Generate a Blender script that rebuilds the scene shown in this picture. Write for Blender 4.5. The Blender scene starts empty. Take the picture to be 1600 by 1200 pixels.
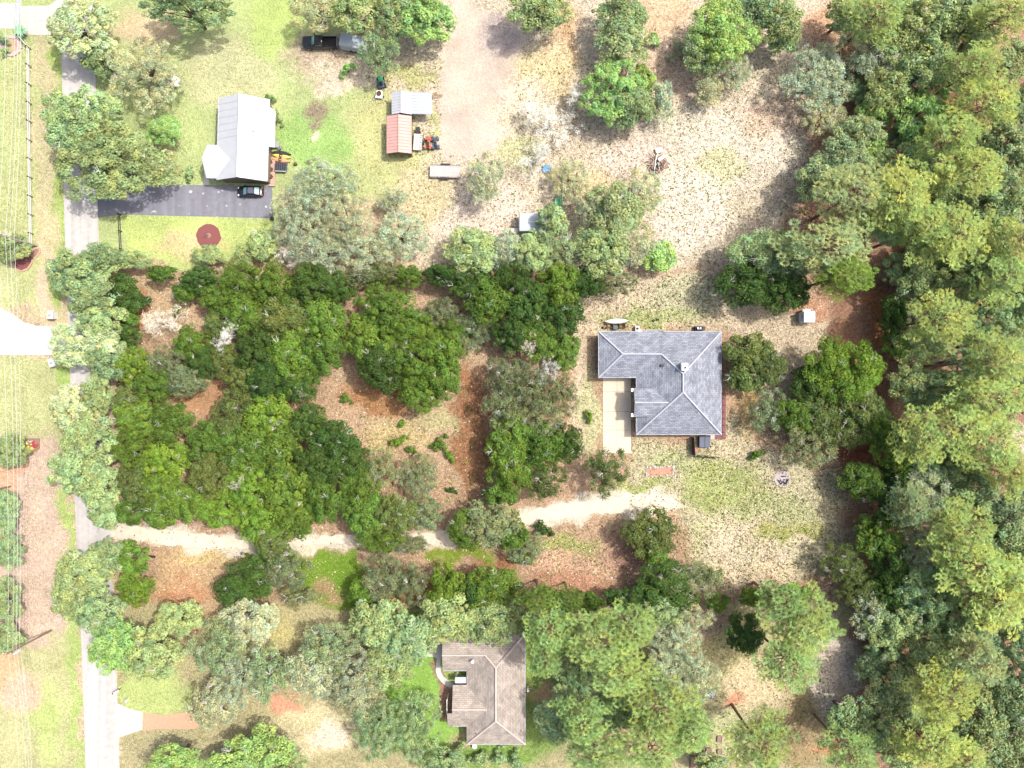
import bpy, math, random
import numpy as np
from mathutils import Vector

random.seed(7)
RNG = np.random.default_rng(11)
SC = bpy.context.scene
COL = SC.collection
R = math.radians

# ------------------------------------------------------------------ camera, light, exposure
CAM_H = 120.0
PXM = 0.108                      # metres of ground per photo pixel (1600 px wide photo)
cam_d = bpy.data.cameras.new('camera')
cam = bpy.data.objects.new('camera', cam_d)
COL.objects.link(cam)
cam.location = (0, 0, CAM_H)
cam.rotation_euler = (0, 0, 0)
cam_d.sensor_width = 36.0
cam_d.lens = 36.0 * CAM_H / (1600 * PXM)
cam_d.clip_end = 2000
cam_d.clip_start = 1
SC.camera = cam

SUN_EL, SUN_RIGHT, SUN_UP = R(60), 0.94, 0.34     # sun stands to the east-north-east
world = bpy.data.worlds.new('World')
SC.world = world
world.use_nodes = True
wn = world.node_tree
bg = wn.nodes['Background']
sky = wn.nodes.new('ShaderNodeTexSky')
sky.sky_type = 'NISHITA'
sky.sun_disc = False
sky.sun_elevation = SUN_EL
sky.sun_rotation = math.atan2(SUN_RIGHT, SUN_UP)
sky.air_density = 1.0
sky.dust_density = 6.0
sky.ozone_density = 1.0
wn.links.new(sky.outputs[0], bg.inputs[0])
bg.inputs[1].default_value = 0.15
sun_d = bpy.data.lights.new('sun', 'SUN')
sun_d.energy = 2.7
sun_d.angle = R(1.2)
sun_d.color = (1.0, 0.965, 0.91)
sun = bpy.data.objects.new('sun', sun_d)
COL.objects.link(sun)
k = math.hypot(SUN_RIGHT, SUN_UP)
sdir = Vector((SUN_RIGHT / k * math.cos(SUN_EL), SUN_UP / k * math.cos(SUN_EL), math.sin(SUN_EL)))
sun.rotation_euler = sdir.to_track_quat('Z', 'Y').to_euler()
sun.location = sdir * 200
SC.view_settings.view_transform = 'Standard'
SC.view_settings.look = 'None'
SC.view_settings.exposure = 0.89
SC.view_settings.gamma = 1.0
SC.view_settings.use_curve_mapping = False
SC.cycles.max_bounces = 8
SC.cycles.diffuse_bounces = 4
SC.cycles.transmission_bounces = 4
SC.cycles.transparent_max_bounces = 8

GAIN = 1.85       # how much brighter than its base colour a level sunlit surface shows at this exposure


def lin(c):
    c = np.asarray(c, float) / 255.0
    return np.where(c <= 0.04045, c / 12.92, ((c + 0.055) / 1.055) ** 2.4)


def alb(c, g=GAIN):
    a = np.clip(lin(c) / g, 0.004, 0.8)
    return tuple(float(v) for v in a)


def W(x, y, h=0.0):
    """photo pixel -> world point that stands h metres over the ground"""
    f = PXM * (CAM_H - h) / CAM_H
    return Vector(((x - 800) * f, (600 - y) * f, h))


# ------------------------------------------------------------------ mesh helpers
class MB:
    def __init__(s):
        s.v = []
        s.f = []

    def poly(s, pts):
        n = len(s.v)
        s.v += [tuple(p) for p in pts]
        s.f.append(tuple(range(n, n + len(pts))))
        return s

    def box(s, c, d, rz=0.0, taper=1.0):
        n = len(s.v)
        cs, sn = math.cos(rz), math.sin(rz)
        for z in (-1, 1):
            t = taper if z > 0 else 1.0
            for x, y in ((-1, -1), (1, -1), (1, 1), (-1, 1)):
                px, py = x * d[0] / 2 * t, y * d[1] / 2 * t
                s.v.append((c[0] + px * cs - py * sn, c[1] + px * sn + py * cs, c[2] + z * d[2] / 2))
        for q in ((3, 2, 1, 0), (4, 5, 6, 7), (0, 1, 5, 4), (1, 2, 6, 5), (2, 3, 7, 6), (3, 0, 4, 7)):
            s.f.append(tuple(n + i for i in q))
        return s

    def prism(s, pts, z0, z1):
        a = sum(pts[i][0] * pts[(i + 1) % len(pts)][1] - pts[(i + 1) % len(pts)][0] * pts[i][1] for i in range(len(pts)))
        if a < 0:
            pts = pts[::-1]
        n, m = len(s.v), len(pts)
        s.v += [(p[0], p[1], z0) for p in pts] + [(p[0], p[1], z1) for p in pts]
        s.f.append(tuple(n + m + i for i in range(m)))
        s.f.append(tuple(n + i for i in reversed(range(m))))
        for i in range(m):
            j = (i + 1) % m
            s.f.append((n + i, n + j, n + m + j, n + m + i))
        return s

    def slab(s, pts, t):
        """a plane polygon in space given thickness t downward"""
        n, m = len(s.v), len(pts)
        s.v += [tuple(p) for p in pts] + [(p[0], p[1], p[2] - t) for p in pts]
        s.f.append(tuple(n + i for i in range(m)))
        s.f.append(tuple(n + m + i for i in reversed(range(m))))
        for i in range(m):
            j = (i + 1) % m
            s.f.append((n + j, n + i, n + m + i, n + m + j))
        return s

    def tube(s, pts, rad, k=6, cap=True):
        pts = [Vector(p) for p in pts]
        if not hasattr(rad, '__len__'):
            rad = [rad] * len(pts)
        n = len(s.v)
        for i, p in enumerate(pts):
            d = (pts[min(i + 1, len(pts) - 1)] - pts[max(i - 1, 0)])
            d = d.normalized() if d.length > 1e-6 else Vector((0, 0, 1))
            a = d.orthogonal().normalized() if abs(d.z) > 0.9 else d.cross(Vector((0, 0, 1))).normalized()
            b = d.cross(a)
            for q in range(k):
                t = 2 * math.pi * q / k
                s.v.append(tuple(p + (a * math.cos(t) + b * math.sin(t)) * rad[i]))
        for i in range(len(pts) - 1):
            for q in range(k):
                r = (q + 1) % k
                s.f.append((n + i * k + q, n + i * k + r, n + (i + 1) * k + r, n + (i + 1) * k + q))
        if cap:
            s.f.append(tuple(n + q for q in reversed(range(k))))
            s.f.append(tuple(n + (len(pts) - 1) * k + q for q in range(k)))
        return s

    def lathe(s, c, prof, k=12):
        n = len(s.v)
        for r, z in prof:
            for q in range(k):
                t = 2 * math.pi * q / k
                s.v.append((c[0] + r * math.cos(t), c[1] + r * math.sin(t), c[2] + z))
        for i in range(len(prof) - 1):
            for q in range(k):
                r = (q + 1) % k
                s.f.append((n + i * k + q, n + i * k + r, n + (i + 1) * k + r, n + (i + 1) * k + q))
        s.f.append(tuple(n + q for q in reversed(range(k))))
        s.f.append(tuple(n + (len(prof) - 1) * k + q for q in range(k)))
        return s

    def loft(s, rings):
        n, m = len(s.v), len(rings[0])
        for r in rings:
            s.v += [tuple(p) for p in r]
        for i in range(len(rings) - 1):
            for q in range(m):
                r = (q + 1) % m
                s.f.append((n + i * m + q, n + i * m + r, n + (i + 1) * m + r, n + (i + 1) * m + q))
        s.f.append(tuple(n + q for q in reversed(range(m))))
        s.f.append(tuple(n + (len(rings) - 1) * m + q for q in range(m)))
        return s

    def build(s, name, mat, parent=None, smooth=False, uv=False):
        me = bpy.data.meshes.new(name)
        me.from_pydata(s.v, [], s.f)
        me.validate()
        me.materials.append(mat)
        if uv:
            ul = me.uv_layers.new(name='UVMap')
            for p in me.polygons:
                n = p.normal
                vd = Vector((0, 0, 1)) - n * n.z
                vd = vd.normalized() if vd.length > 1e-4 else Vector((0, 1, 0))
                ud = vd.cross(n)
                for li in p.loop_indices:
                    co = me.vertices[me.loops[li].vertex_index].co
                    ul.data[li].uv = (co.dot(ud), co.dot(vd))
        if smooth:
            me.polygons.foreach_set('use_smooth', [True] * len(me.polygons))
        o = bpy.data.objects.new(name, me)
        COL.objects.link(o)
        if parent is not None:
            o.parent = parent
        return o


def rrect(x, sy, z0, z1, cr=0.25, n=3):
    """rounded rectangle ring in the YZ plane at x (a car section)"""
    out = []
    hy, hz, cz = sy / 2, (z1 - z0) / 2, (z0 + z1) / 2
    c = min(cr, hy * .99, hz * .99)
    for q, (a, b) in enumerate(((1, 1), (-1, 1), (-1, -1), (1, -1))):
        for i in range(n + 1):
            t = (q + i / n) * math.pi / 2
            out.append((x, a * (hy - c) + c * math.cos(t), cz + b * (hz - c) + c * math.sin(t)))
    return out


def tag(o, label=None, cat=None, group=None, kind=None):
    if label:
        o['label'] = label
    if cat:
        o['category'] = cat
    if group:
        o['group'] = group
    if kind:
        o['kind'] = kind
    return o


def thing(name, label, cat, loc, rz=0.0, group=None):
    o = bpy.data.objects.new(name, None)
    o.empty_display_size = 0.3
    COL.objects.link(o)
    o.location = loc
    o.rotation_euler = (0, 0, rz)
    return tag(o, label, cat, group)


def link_copy(o, parent=None):
    c = o.copy()
    COL.objects.link(c)
    if parent is not None:
        c.parent = parent
    return c


def copy_tree(root):
    r = link_copy(root)
    for ch in list(root.children):
        c = link_copy(ch, r)
        for g in list(ch.children):
            link_copy(g, c)
    return r


# ------------------------------------------------------------------ materials
def nodes_of(name):
    m = bpy.data.materials.new(name)
    m.use_nodes = True
    nt = m.node_tree
    return m, nt, nt.nodes['Principled BSDF']


def new(nt, kind, **kw):
    n = nt.nodes.new(kind)
    for a, b in kw.items():
        setattr(n, a, b)
    return n


def surf(name, c, rough=0.8, metal=0.0, var=0.12, scale=3.0, bump=0.0, spec=0.3):
    """plain painted / built surface with grain and wear"""
    m, nt, p = nodes_of(name)
    tc = new(nt, 'ShaderNodeTexCoord')
    nz = new(nt, 'ShaderNodeTexNoise')
    nz.inputs['Scale'].default_value = scale
    nz.inputs['Detail'].default_value = 6
    nz.inputs['Roughness'].default_value = 0.65
    nt.links.new(tc.outputs['Object'], nz.inputs['Vector'])
    mr = new(nt, 'ShaderNodeMapRange')
    mr.inputs[1].default_value = 0.25
    mr.inputs[2].default_value = 0.75
    mr.inputs[3].default_value = 1 - var
    mr.inputs[4].default_value = 1 + var
    nt.links.new(nz.outputs[0], mr.inputs[0])
    mx = new(nt, 'ShaderNodeMix', data_type='RGBA', blend_type='MULTIPLY')
    mx.inputs[0].default_value = 1
    mx.inputs[6].default_value = (*c, 1)
    nt.links.new(mr.outputs[0], mx.inputs[7])
    nt.links.new(mx.outputs[2], p.inputs['Base Color'])
    p.inputs['Roughness'].default_value = rough
    p.inputs['Metallic'].default_value = metal
    p.inputs['Specular IOR Level'].default_value = spec
    if bump:
        b = new(nt, 'ShaderNodeBump')
        b.inputs['Strength'].default_value = bump
        b.inputs['Distance'].default_value = 0.05
        nt.links.new(nz.outputs[0], b.inputs['Height'])
        nt.links.new(b.outputs[0], p.inputs['Normal'])
    return m


def leaf_mat(name, trans=0.3):
    """leaves: colour comes from the tree (object colour) and from each leaf (tint)"""
    m, nt, p = nodes_of(name)
    oi = new(nt, 'ShaderNodeObjectInfo')
    at = new(nt, 'ShaderNodeAttribute', attribute_name='tint')
    mx = new(nt, 'ShaderNodeMix', data_type='RGBA', blend_type='MULTIPLY')
    mx.inputs[0].default_value = 1
    nt.links.new(oi.outputs['Color'], mx.inputs[6])
    nt.links.new(at.outputs['Color'], mx.inputs[7])
    nt.links.new(mx.outputs[2], p.inputs['Base Color'])
    p.inputs['Roughness'].default_value = 0.62
    p.inputs['Specular IOR Level'].default_value = 0.25
    tr = new(nt, 'ShaderNodeBsdfTranslucent')
    nt.links.new(mx.outputs[2], tr.inputs['Color'])
    ms = new(nt, 'ShaderNodeMixShader')
    ms.inputs[0].default_value = trans
    nt.links.new(p.outputs[0], ms.inputs[1])
    nt.links.new(tr.outputs[0], ms.inputs[2])
    nt.links.new(ms.outputs[0], nt.nodes['Material Output'].inputs[0])
    return m


def shingle_mat(name, c1, c2, cm, var=0.25):
    m, nt, p = nodes_of(name)
    uv = new(nt, 'ShaderNodeTexCoord')
    br = new(nt, 'ShaderNodeTexBrick')
    br.inputs['Scale'].default_value = 1.0
    br.inputs['Brick Width'].default_value = 0.62
    br.inputs['Row Height'].default_value = 0.29
    br.inputs['Mortar Size'].default_value = 0.022
    br.inputs['Mortar Smooth'].default_value = 0.3
    br.inputs['Color1'].default_value = (*c1, 1)
    br.inputs['Color2'].default_value = (*c2, 1)
    br.inputs['Mortar'].default_value = (*cm, 1)
    nt.links.new(uv.outputs['UV'], br.inputs['Vector'])
    nz = new(nt, 'ShaderNodeTexNoise')
    nz.inputs['Scale'].default_value = 0.55
    nz.inputs['Detail'].default_value = 9
    nz.inputs['Roughness'].default_value = 0.75
    nt.links.new(uv.outputs['Object'], nz.inputs['Vector'])
    mr = new(nt, 'ShaderNodeMapRange')
    mr.inputs[1].default_value = 0.3
    mr.inputs[2].default_value = 0.7
    mr.inputs[3].default_value = 1 - var
    mr.inputs[4].default_value = 1 + var
    nt.links.new(nz.outputs[0], mr.inputs[0])
    mx = new(nt, 'ShaderNodeMix', data_type='RGBA', blend_type='MULTIPLY')
    mx.inputs[0].default_value = 1
    nt.links.new(br.outputs['Color'], mx.inputs[6])
    nt.links.new(mr.outputs[0], mx.inputs[7])
    nt.links.new(mx.outputs[2], p.inputs['Base Color'])
    b = new(nt, 'ShaderNodeBump')
    b.inputs['Strength'].default_value = 0.5
    b.inputs['Distance'].default_value = 0.03
    nt.links.new(br.outputs['Fac'], b.inputs['Height'])
    b.invert = True
    nt.links.new(b.outputs[0], p.inputs['Normal'])
    p.inputs['Roughness'].default_value = 0.9
    p.inputs['Specular IOR Level'].default_value = 0.2
    return m


def ground_mat():
    m, nt, p = nodes_of('ground_soil')
    at = new(nt, 'ShaderNodeAttribute', attribute_name='soil')
    tc = new(nt, 'ShaderNodeTexCoord')

    def noise(scale, detail=5, rough=0.6, off=0):
        n = new(nt, 'ShaderNodeTexNoise')
        n.inputs['Scale'].default_value = scale
        n.inputs['Detail'].default_value = detail
        n.inputs['Roughness'].default_value = rough
        mp = new(nt, 'ShaderNodeMapping')
        mp.inputs['Location'].default_value = (off, off * 1.7, off * .3)
        nt.links.new(tc.outputs['Object'], mp.inputs['Vector'])
        nt.links.new(mp.outputs[0], n.inputs['Vector'])
        return n

    def rng(src, a, b, c, d):
        r = new(nt, 'ShaderNodeMapRange')
        for i, v in enumerate((a, b, c, d)):
            r.inputs[i + 1].default_value = v
        nt.links.new(src, r.inputs[0])
        return r

    broad = rng(noise(0.16, 4).outputs[0], 0.3, 0.7, 0.86, 1.14)
    fine = rng(noise(2.1, 5, 0.72, 9).outputs[0], 0.33, 0.67, -1.0, 1.0)
    finer = rng(noise(4.6, 3, 0.6, 31).outputs[0], 0.36, 0.64, -0.8, 0.8)
    add = new(nt, 'ShaderNodeMath', operation='ADD')
    nt.links.new(fine.outputs[0], add.inputs[0])
    nt.links.new(finer.outputs[0], add.inputs[1])
    sp = new(nt, 'ShaderNodeMath', operation='MULTIPLY_ADD')
    nt.links.new(add.outputs[0], sp.inputs[0])
    nt.links.new(at.outputs['Alpha'], sp.inputs[1])
    sp.inputs[2].default_value = 1.0
    mul = new(nt, 'ShaderNodeMath', operation='MULTIPLY')
    nt.links.new(sp.outputs[0], mul.inputs[0])
    nt.links.new(broad.outputs[0], mul.inputs[1])
    mx = new(nt, 'ShaderNodeMix', data_type='RGBA', blend_type='MULTIPLY')
    mx.inputs[0].default_value = 1
    nt.links.new(at.outputs['Color'], mx.inputs[6])
    nt.links.new(mul.outputs[0], mx.inputs[7])
    # warm litter / cool weed drift
    hue = rng(noise(0.45, 5, 0.65, 57).outputs[0], 0.38, 0.66, 0.0, 0.55)
    mx2 = new(nt, 'ShaderNodeMix', data_type='RGBA', blend_type='MULTIPLY')
    nt.links.new(hue.outputs[0], mx2.inputs[0])
    nt.links.new(mx.outputs[2], mx2.inputs[6])
    mx2.inputs[7].default_value = (0.94, 0.97, 0.88, 1)
    nt.links.new(mx2.outputs[2], p.inputs['Base Color'])
    b = new(nt, 'ShaderNodeBump')
    b.inputs['Strength'].default_value = 0.5
    b.inputs['Distance'].default_value = 0.12
    nt.links.new(add.outputs[0], b.inputs['Height'])
    nt.links.new(b.outputs[0], p.inputs['Normal'])
    p.inputs['Roughness'].default_value = 0.95
    p.inputs['Specular IOR Level'].default_value = 0.1
    return m


M = {}
M['leaf'] = leaf_mat('leaf')
M['needle'] = leaf_mat('needle', 0.3)
M['tuft'] = leaf_mat('tuft', 0.25)
M['bark'] = surf('oak_bark', alb((128, 112, 98)), 0.95, var=0.3, scale=6, bump=0.4)
M['pine_bark'] = surf('pine_bark', alb((150, 118, 98)), 0.95, var=0.3, scale=6, bump=0.4)
M['twig'] = surf('bleached_twig', alb((232, 228, 220)), 0.9, var=0.12, scale=4)
M['moss'] = leaf_mat('hanging_moss', 0.2)
M['roof_grey'] = shingle_mat('grey_shingle', alb((178, 183, 193)), alb((146, 152, 165)), alb((98, 104, 118)), .34)
M['roof_brown'] = shingle_mat('brown_shingle', alb((204, 192, 180)), alb((182, 170, 159)), alb((146, 134, 125)), .34)
M['cap_grey'] = surf('ridge_cap_grey', alb((208, 212, 224)), 0.9)
M['cap_brown'] = surf('ridge_cap_brown', alb((226, 212, 204)), 0.9)
M['white'] = surf('white_paint', (0.58, 0.58, 0.56), 0.55, var=0.05)
M['metal_white'] = surf('white_metal_roof', (0.40, 0.41, 0.425), 0.5, 0.0, var=0.06, scale=0.7, spec=0.3)
M['metal_blue'] = surf('galvanised_roof', (0.33, 0.37, 0.40), 0.55, 0.0, var=0.1, scale=0.9)
M['metal_red'] = surf('faded_red_metal_roof', alb((236, 186, 176)), 0.6, 0.0, var=0.08, scale=0.8)
M['stucco'] = surf('stucco', alb((222, 214, 200)), 0.9, var=0.08, bump=0.2)
M['siding'] = surf('wood_siding', alb((150, 135, 118)), 0.85, var=0.15)
M['glass'] = surf('dark_glass', (0.02, 0.03, 0.035), 0.08, var=0.05, spec=0.8)
M['glass_blue'] = surf('tinted_windscreen', (0.10, 0.22, 0.24), 0.08, var=0.05, spec=0.8)
M['black'] = surf('black_paint', (0.012, 0.013, 0.016), 0.22, var=0.1, spec=0.6)
M['dark'] = surf('dark_plastic', (0.025, 0.025, 0.028), 0.6, var=0.2)
M['rubber'] = surf('tyre_rubber', (0.02, 0.02, 0.02), 0.9, var=0.2)
M['chrome'] = surf('bright_metal', (0.6, 0.6, 0.6), 0.25, 0.9, var=0.05)
M['steel'] = surf('galvanised_steel', (0.35, 0.36, 0.37), 0.5, 0.5, var=0.15)
M['red'] = surf('red_paint', (0.40, 0.09, 0.08), 0.4, var=0.1)
M['green'] = surf('green_paint', (0.05, 0.28, 0.12), 0.45, var=0.12)
M['yellow'] = surf('yellow_plastic', (0.56, 0.40, 0.10), 0.4, var=0.08)
M['orange'] = surf('orange_plastic', (0.56, 0.26, 0.14), 0.4, var=0.08)
M['blue'] = surf('blue_plastic', (0.16, 0.30, 0.46), 0.4, var=0.08)
M['wood'] = surf('weathered_wood', alb((165, 140, 118)), 0.9, var=0.25, scale=5, bump=0.3)
M['wood_grey'] = surf('grey_wood', alb((196, 184, 172)), 0.9, var=0.2, scale=5, bump=0.2)
M['deck_pale'] = surf('pale_trailer_deck', alb((232, 216, 210)), 0.85, var=0.14, scale=2)
M['deck_red'] = surf('red_deck_stain', (0.16, 0.065, 0.065), 0.7, var=0.2, scale=4)
M['spa_cover'] = surf('spa_cover', alb((104, 112, 132)), 0.6, var=0.12)
M['brown'] = surf('brown_board', alb((120, 84, 62)), 0.85, var=0.2)
M['fence_dark'] = surf('dark_fence', (0.05, 0.047, 0.042), 0.85, var=0.2)
M['concrete'] = surf('concrete', alb((240, 226, 202)), 0.9, var=0.08, scale=1.4, bump=0.15)
M['concrete_white'] = surf('white_concrete', (0.42, 0.41, 0.37), 0.9, var=0.06, scale=0.9)
M['concrete_pink'] = surf('pink_concrete', alb((232, 214, 204)), 0.9, var=0.07, scale=1.0)
M['concrete_grey'] = surf('grey_concrete', alb((222, 222, 220)), 0.9, var=0.07, scale=1.0)
M['mulch'] = surf('red_mulch', alb((152, 94, 92)), 0.95, var=0.35, scale=9, bump=0.6)
M['mulch_brown'] = surf('brown_mulch', alb((176, 140, 124)), 0.95, var=0.35, scale=9, bump=0.6)
M['paver'] = surf('edging_stone', alb((220, 202, 196)), 0.9, var=0.18)
M['paver_warm'] = surf('warm_edging_stone', alb((224, 188, 160)), 0.9, var=0.18)
M['ash'] = surf('fire_ash', alb((206, 192, 192)), 0.98, var=0.2, scale=4, bump=0.4)
M['char'] = surf('charred_wood', (0.02, 0.02, 0.022), 0.9, var=0.3)
M['stone'] = surf('pale_stone', alb((226, 222, 216)), 0.9, var=0.15)
M['flower'] = surf('yellow_flower', (0.62, 0.54, 0.12), 0.7, var=0.15)
M['leaf_red'] = surf('red_foliage', (0.32, 0.05, 0.06), 0.7, var=0.25)


def road_mat(name, c, patch=None, dark=0.0):
    m, nt, p = nodes_of(name)
    tc = new(nt, 'ShaderNodeTexCoord')
    mp = new(nt, 'ShaderNodeMapping')
    mp.inputs['Scale'].default_value = (1.1, 0.03, 1)
    mp.inputs['Rotation'].default_value = (0, 0, R(-2.4))
    nt.links.new(tc.outputs['Object'], mp.inputs['Vector'])
    streak = new(nt, 'ShaderNodeTexNoise')
    streak.inputs['Scale'].default_value = 1.0
    streak.inputs['Detail'].default_value = 3
    nt.links.new(mp.outputs[0], streak.inputs['Vector'])
    nz = new(nt, 'ShaderNodeTexNoise')
    nz.inputs['Scale'].default_value = 1.2
    nz.inputs['Detail'].default_value = 7
    nz.inputs['Roughness'].default_value = 0.7
    nt.links.new(tc.outputs['Object'], nz.inputs['Vector'])
    add = new(nt, 'ShaderNodeMath', operation='ADD')
    nt.links.new(streak.outputs[0], add.inputs[0])
    nt.links.new(nz.outputs[0], add.inputs[1])
    mr = new(nt, 'ShaderNodeMapRange')
    for i, v in enumerate((0.75, 1.25, 0.80, 1.10)):
        mr.inputs[i + 1].default_value = v
    nt.links.new(add.outputs[0], mr.inputs[0])
    mx = new(nt, 'ShaderNodeMix', data_type='RGBA', blend_type='MULTIPLY')
    mx.inputs[0].default_value = 1
    mx.inputs[6].default_value = (*c, 1)
    nt.links.new(mr.outputs[0], mx.inputs[7])
    last = mx.outputs[2]
    if patch:
        vz = new(nt, 'ShaderNodeTexNoise')
        vz.inputs['Scale'].default_value = 0.85
        vz.inputs['Detail'].default_value = 2
        mp2 = new(nt, 'ShaderNodeMapping')
        mp2.inputs['Location'].default_value = (3.3, 8.1, 0)
        nt.links.new(tc.outputs['Object'], mp2.inputs['Vector'])
        nt.links.new(mp2.outputs[0], vz.inputs['Vector'])
        th = new(nt, 'ShaderNodeMapRange')
        for i, v in enumerate((0.665, 0.69, 0, 0.9)):
            th.inputs[i + 1].default_value = v
        nt.links.new(vz.outputs[0], th.inputs[0])
        m3 = new(nt, 'ShaderNodeMix', data_type='RGBA')
        nt.links.new(th.outputs[0], m3.inputs[0])
        nt.links.new(last, m3.inputs[6])
        m3.inputs[7].default_value = (*patch, 1)
        last = m3.outputs[2]
    nt.links.new(last, p.inputs['Base Color'])
    p.inputs['Roughness'].default_value = 0.9
    p.inputs['Specular IOR Level'].default_value = 0.2
    return m


M['road'] = road_mat('pale_asphalt', alb((220, 214, 208)))
M['asphalt'] = road_mat('dark_asphalt', alb((150, 150, 160)), patch=alb((222, 222, 228)))
M['sand_drive'] = surf('limerock', alb((238, 226, 204)), 0.95, var=0.2, scale=1.3, bump=0.3)

# ------------------------------------------------------------------ the ground, one sheet
def vnoise(x, y, scale, seed):
    """smooth value noise, numpy"""
    r = np.random.default_rng(seed)
    T = r.random((64, 64))
    u, v = x / scale, y / scale
    i, j = np.floor(u).astype(int), np.floor(v).astype(int)
    fu, fv = u - i, v - j
    fu, fv = fu * fu * (3 - 2 * fu), fv * fv * (3 - 2 * fv)
    g = lambda a, b: T[a % 64, b % 64]
    return (g(i, j) * (1 - fu) + g(i + 1, j) * fu) * (1 - fv) + (g(i, j + 1) * (1 - fu) + g(i + 1, j + 1) * fu) * fv


def in_poly(px, py, poly):
    inside = np.zeros(px.shape, bool)
    n = len(poly)
    for a in range(n):
        x1, y1 = poly[a]
        x2, y2 = poly[(a + 1) % n]
        if y1 == y2:
            continue
        c = ((y1 > py) != (y2 > py)) & (px < (x2 - x1) * (py - y1) / (y2 - y1) + x1)
        inside ^= c
    return inside


GRASS_A, GRASS_B, GRASS_C = (196, 209, 146), (172, 206, 124), (212, 212, 164)
SAND_A, SAND_B, PINK = (230, 216, 192), (222, 206, 182), (232, 212, 196)
LITTER, LITTER_D, RED = (198, 167, 138), (178, 138, 110), (168, 116, 92)
LOT = [(179, 418), (1414, 426), (1412, 944), (183, 946)]
PATH_UP = [(158, 806), (183, 815), (215, 818), (260, 824), (300, 828), (380, 835), (450, 838), (520, 832), (600, 834), (700, 824), (760, 812), (820, 795), (870, 784), (930, 776), (985, 766), (1008, 769), (1026, 766), (1040, 771), (1052, 776), (1064, 784), (1078, 789)]
PATH_LO = [(158, 850), (183, 845), (215, 849), (260, 855), (300, 860), (380, 862), (450, 858), (520, 854), (600, 853), (700, 854), (760, 846), (820, 826), (870, 815), (930, 808), (985, 806), (1008, 800), (1026, 803), (1042, 800), (1056, 798), (1066, 793), (1080, 791)]
PATH_WIDE = [(x, y - 1) for x, y in PATH_UP] + [(x, y + 1) for x, y in PATH_LO[::-1]]
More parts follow.
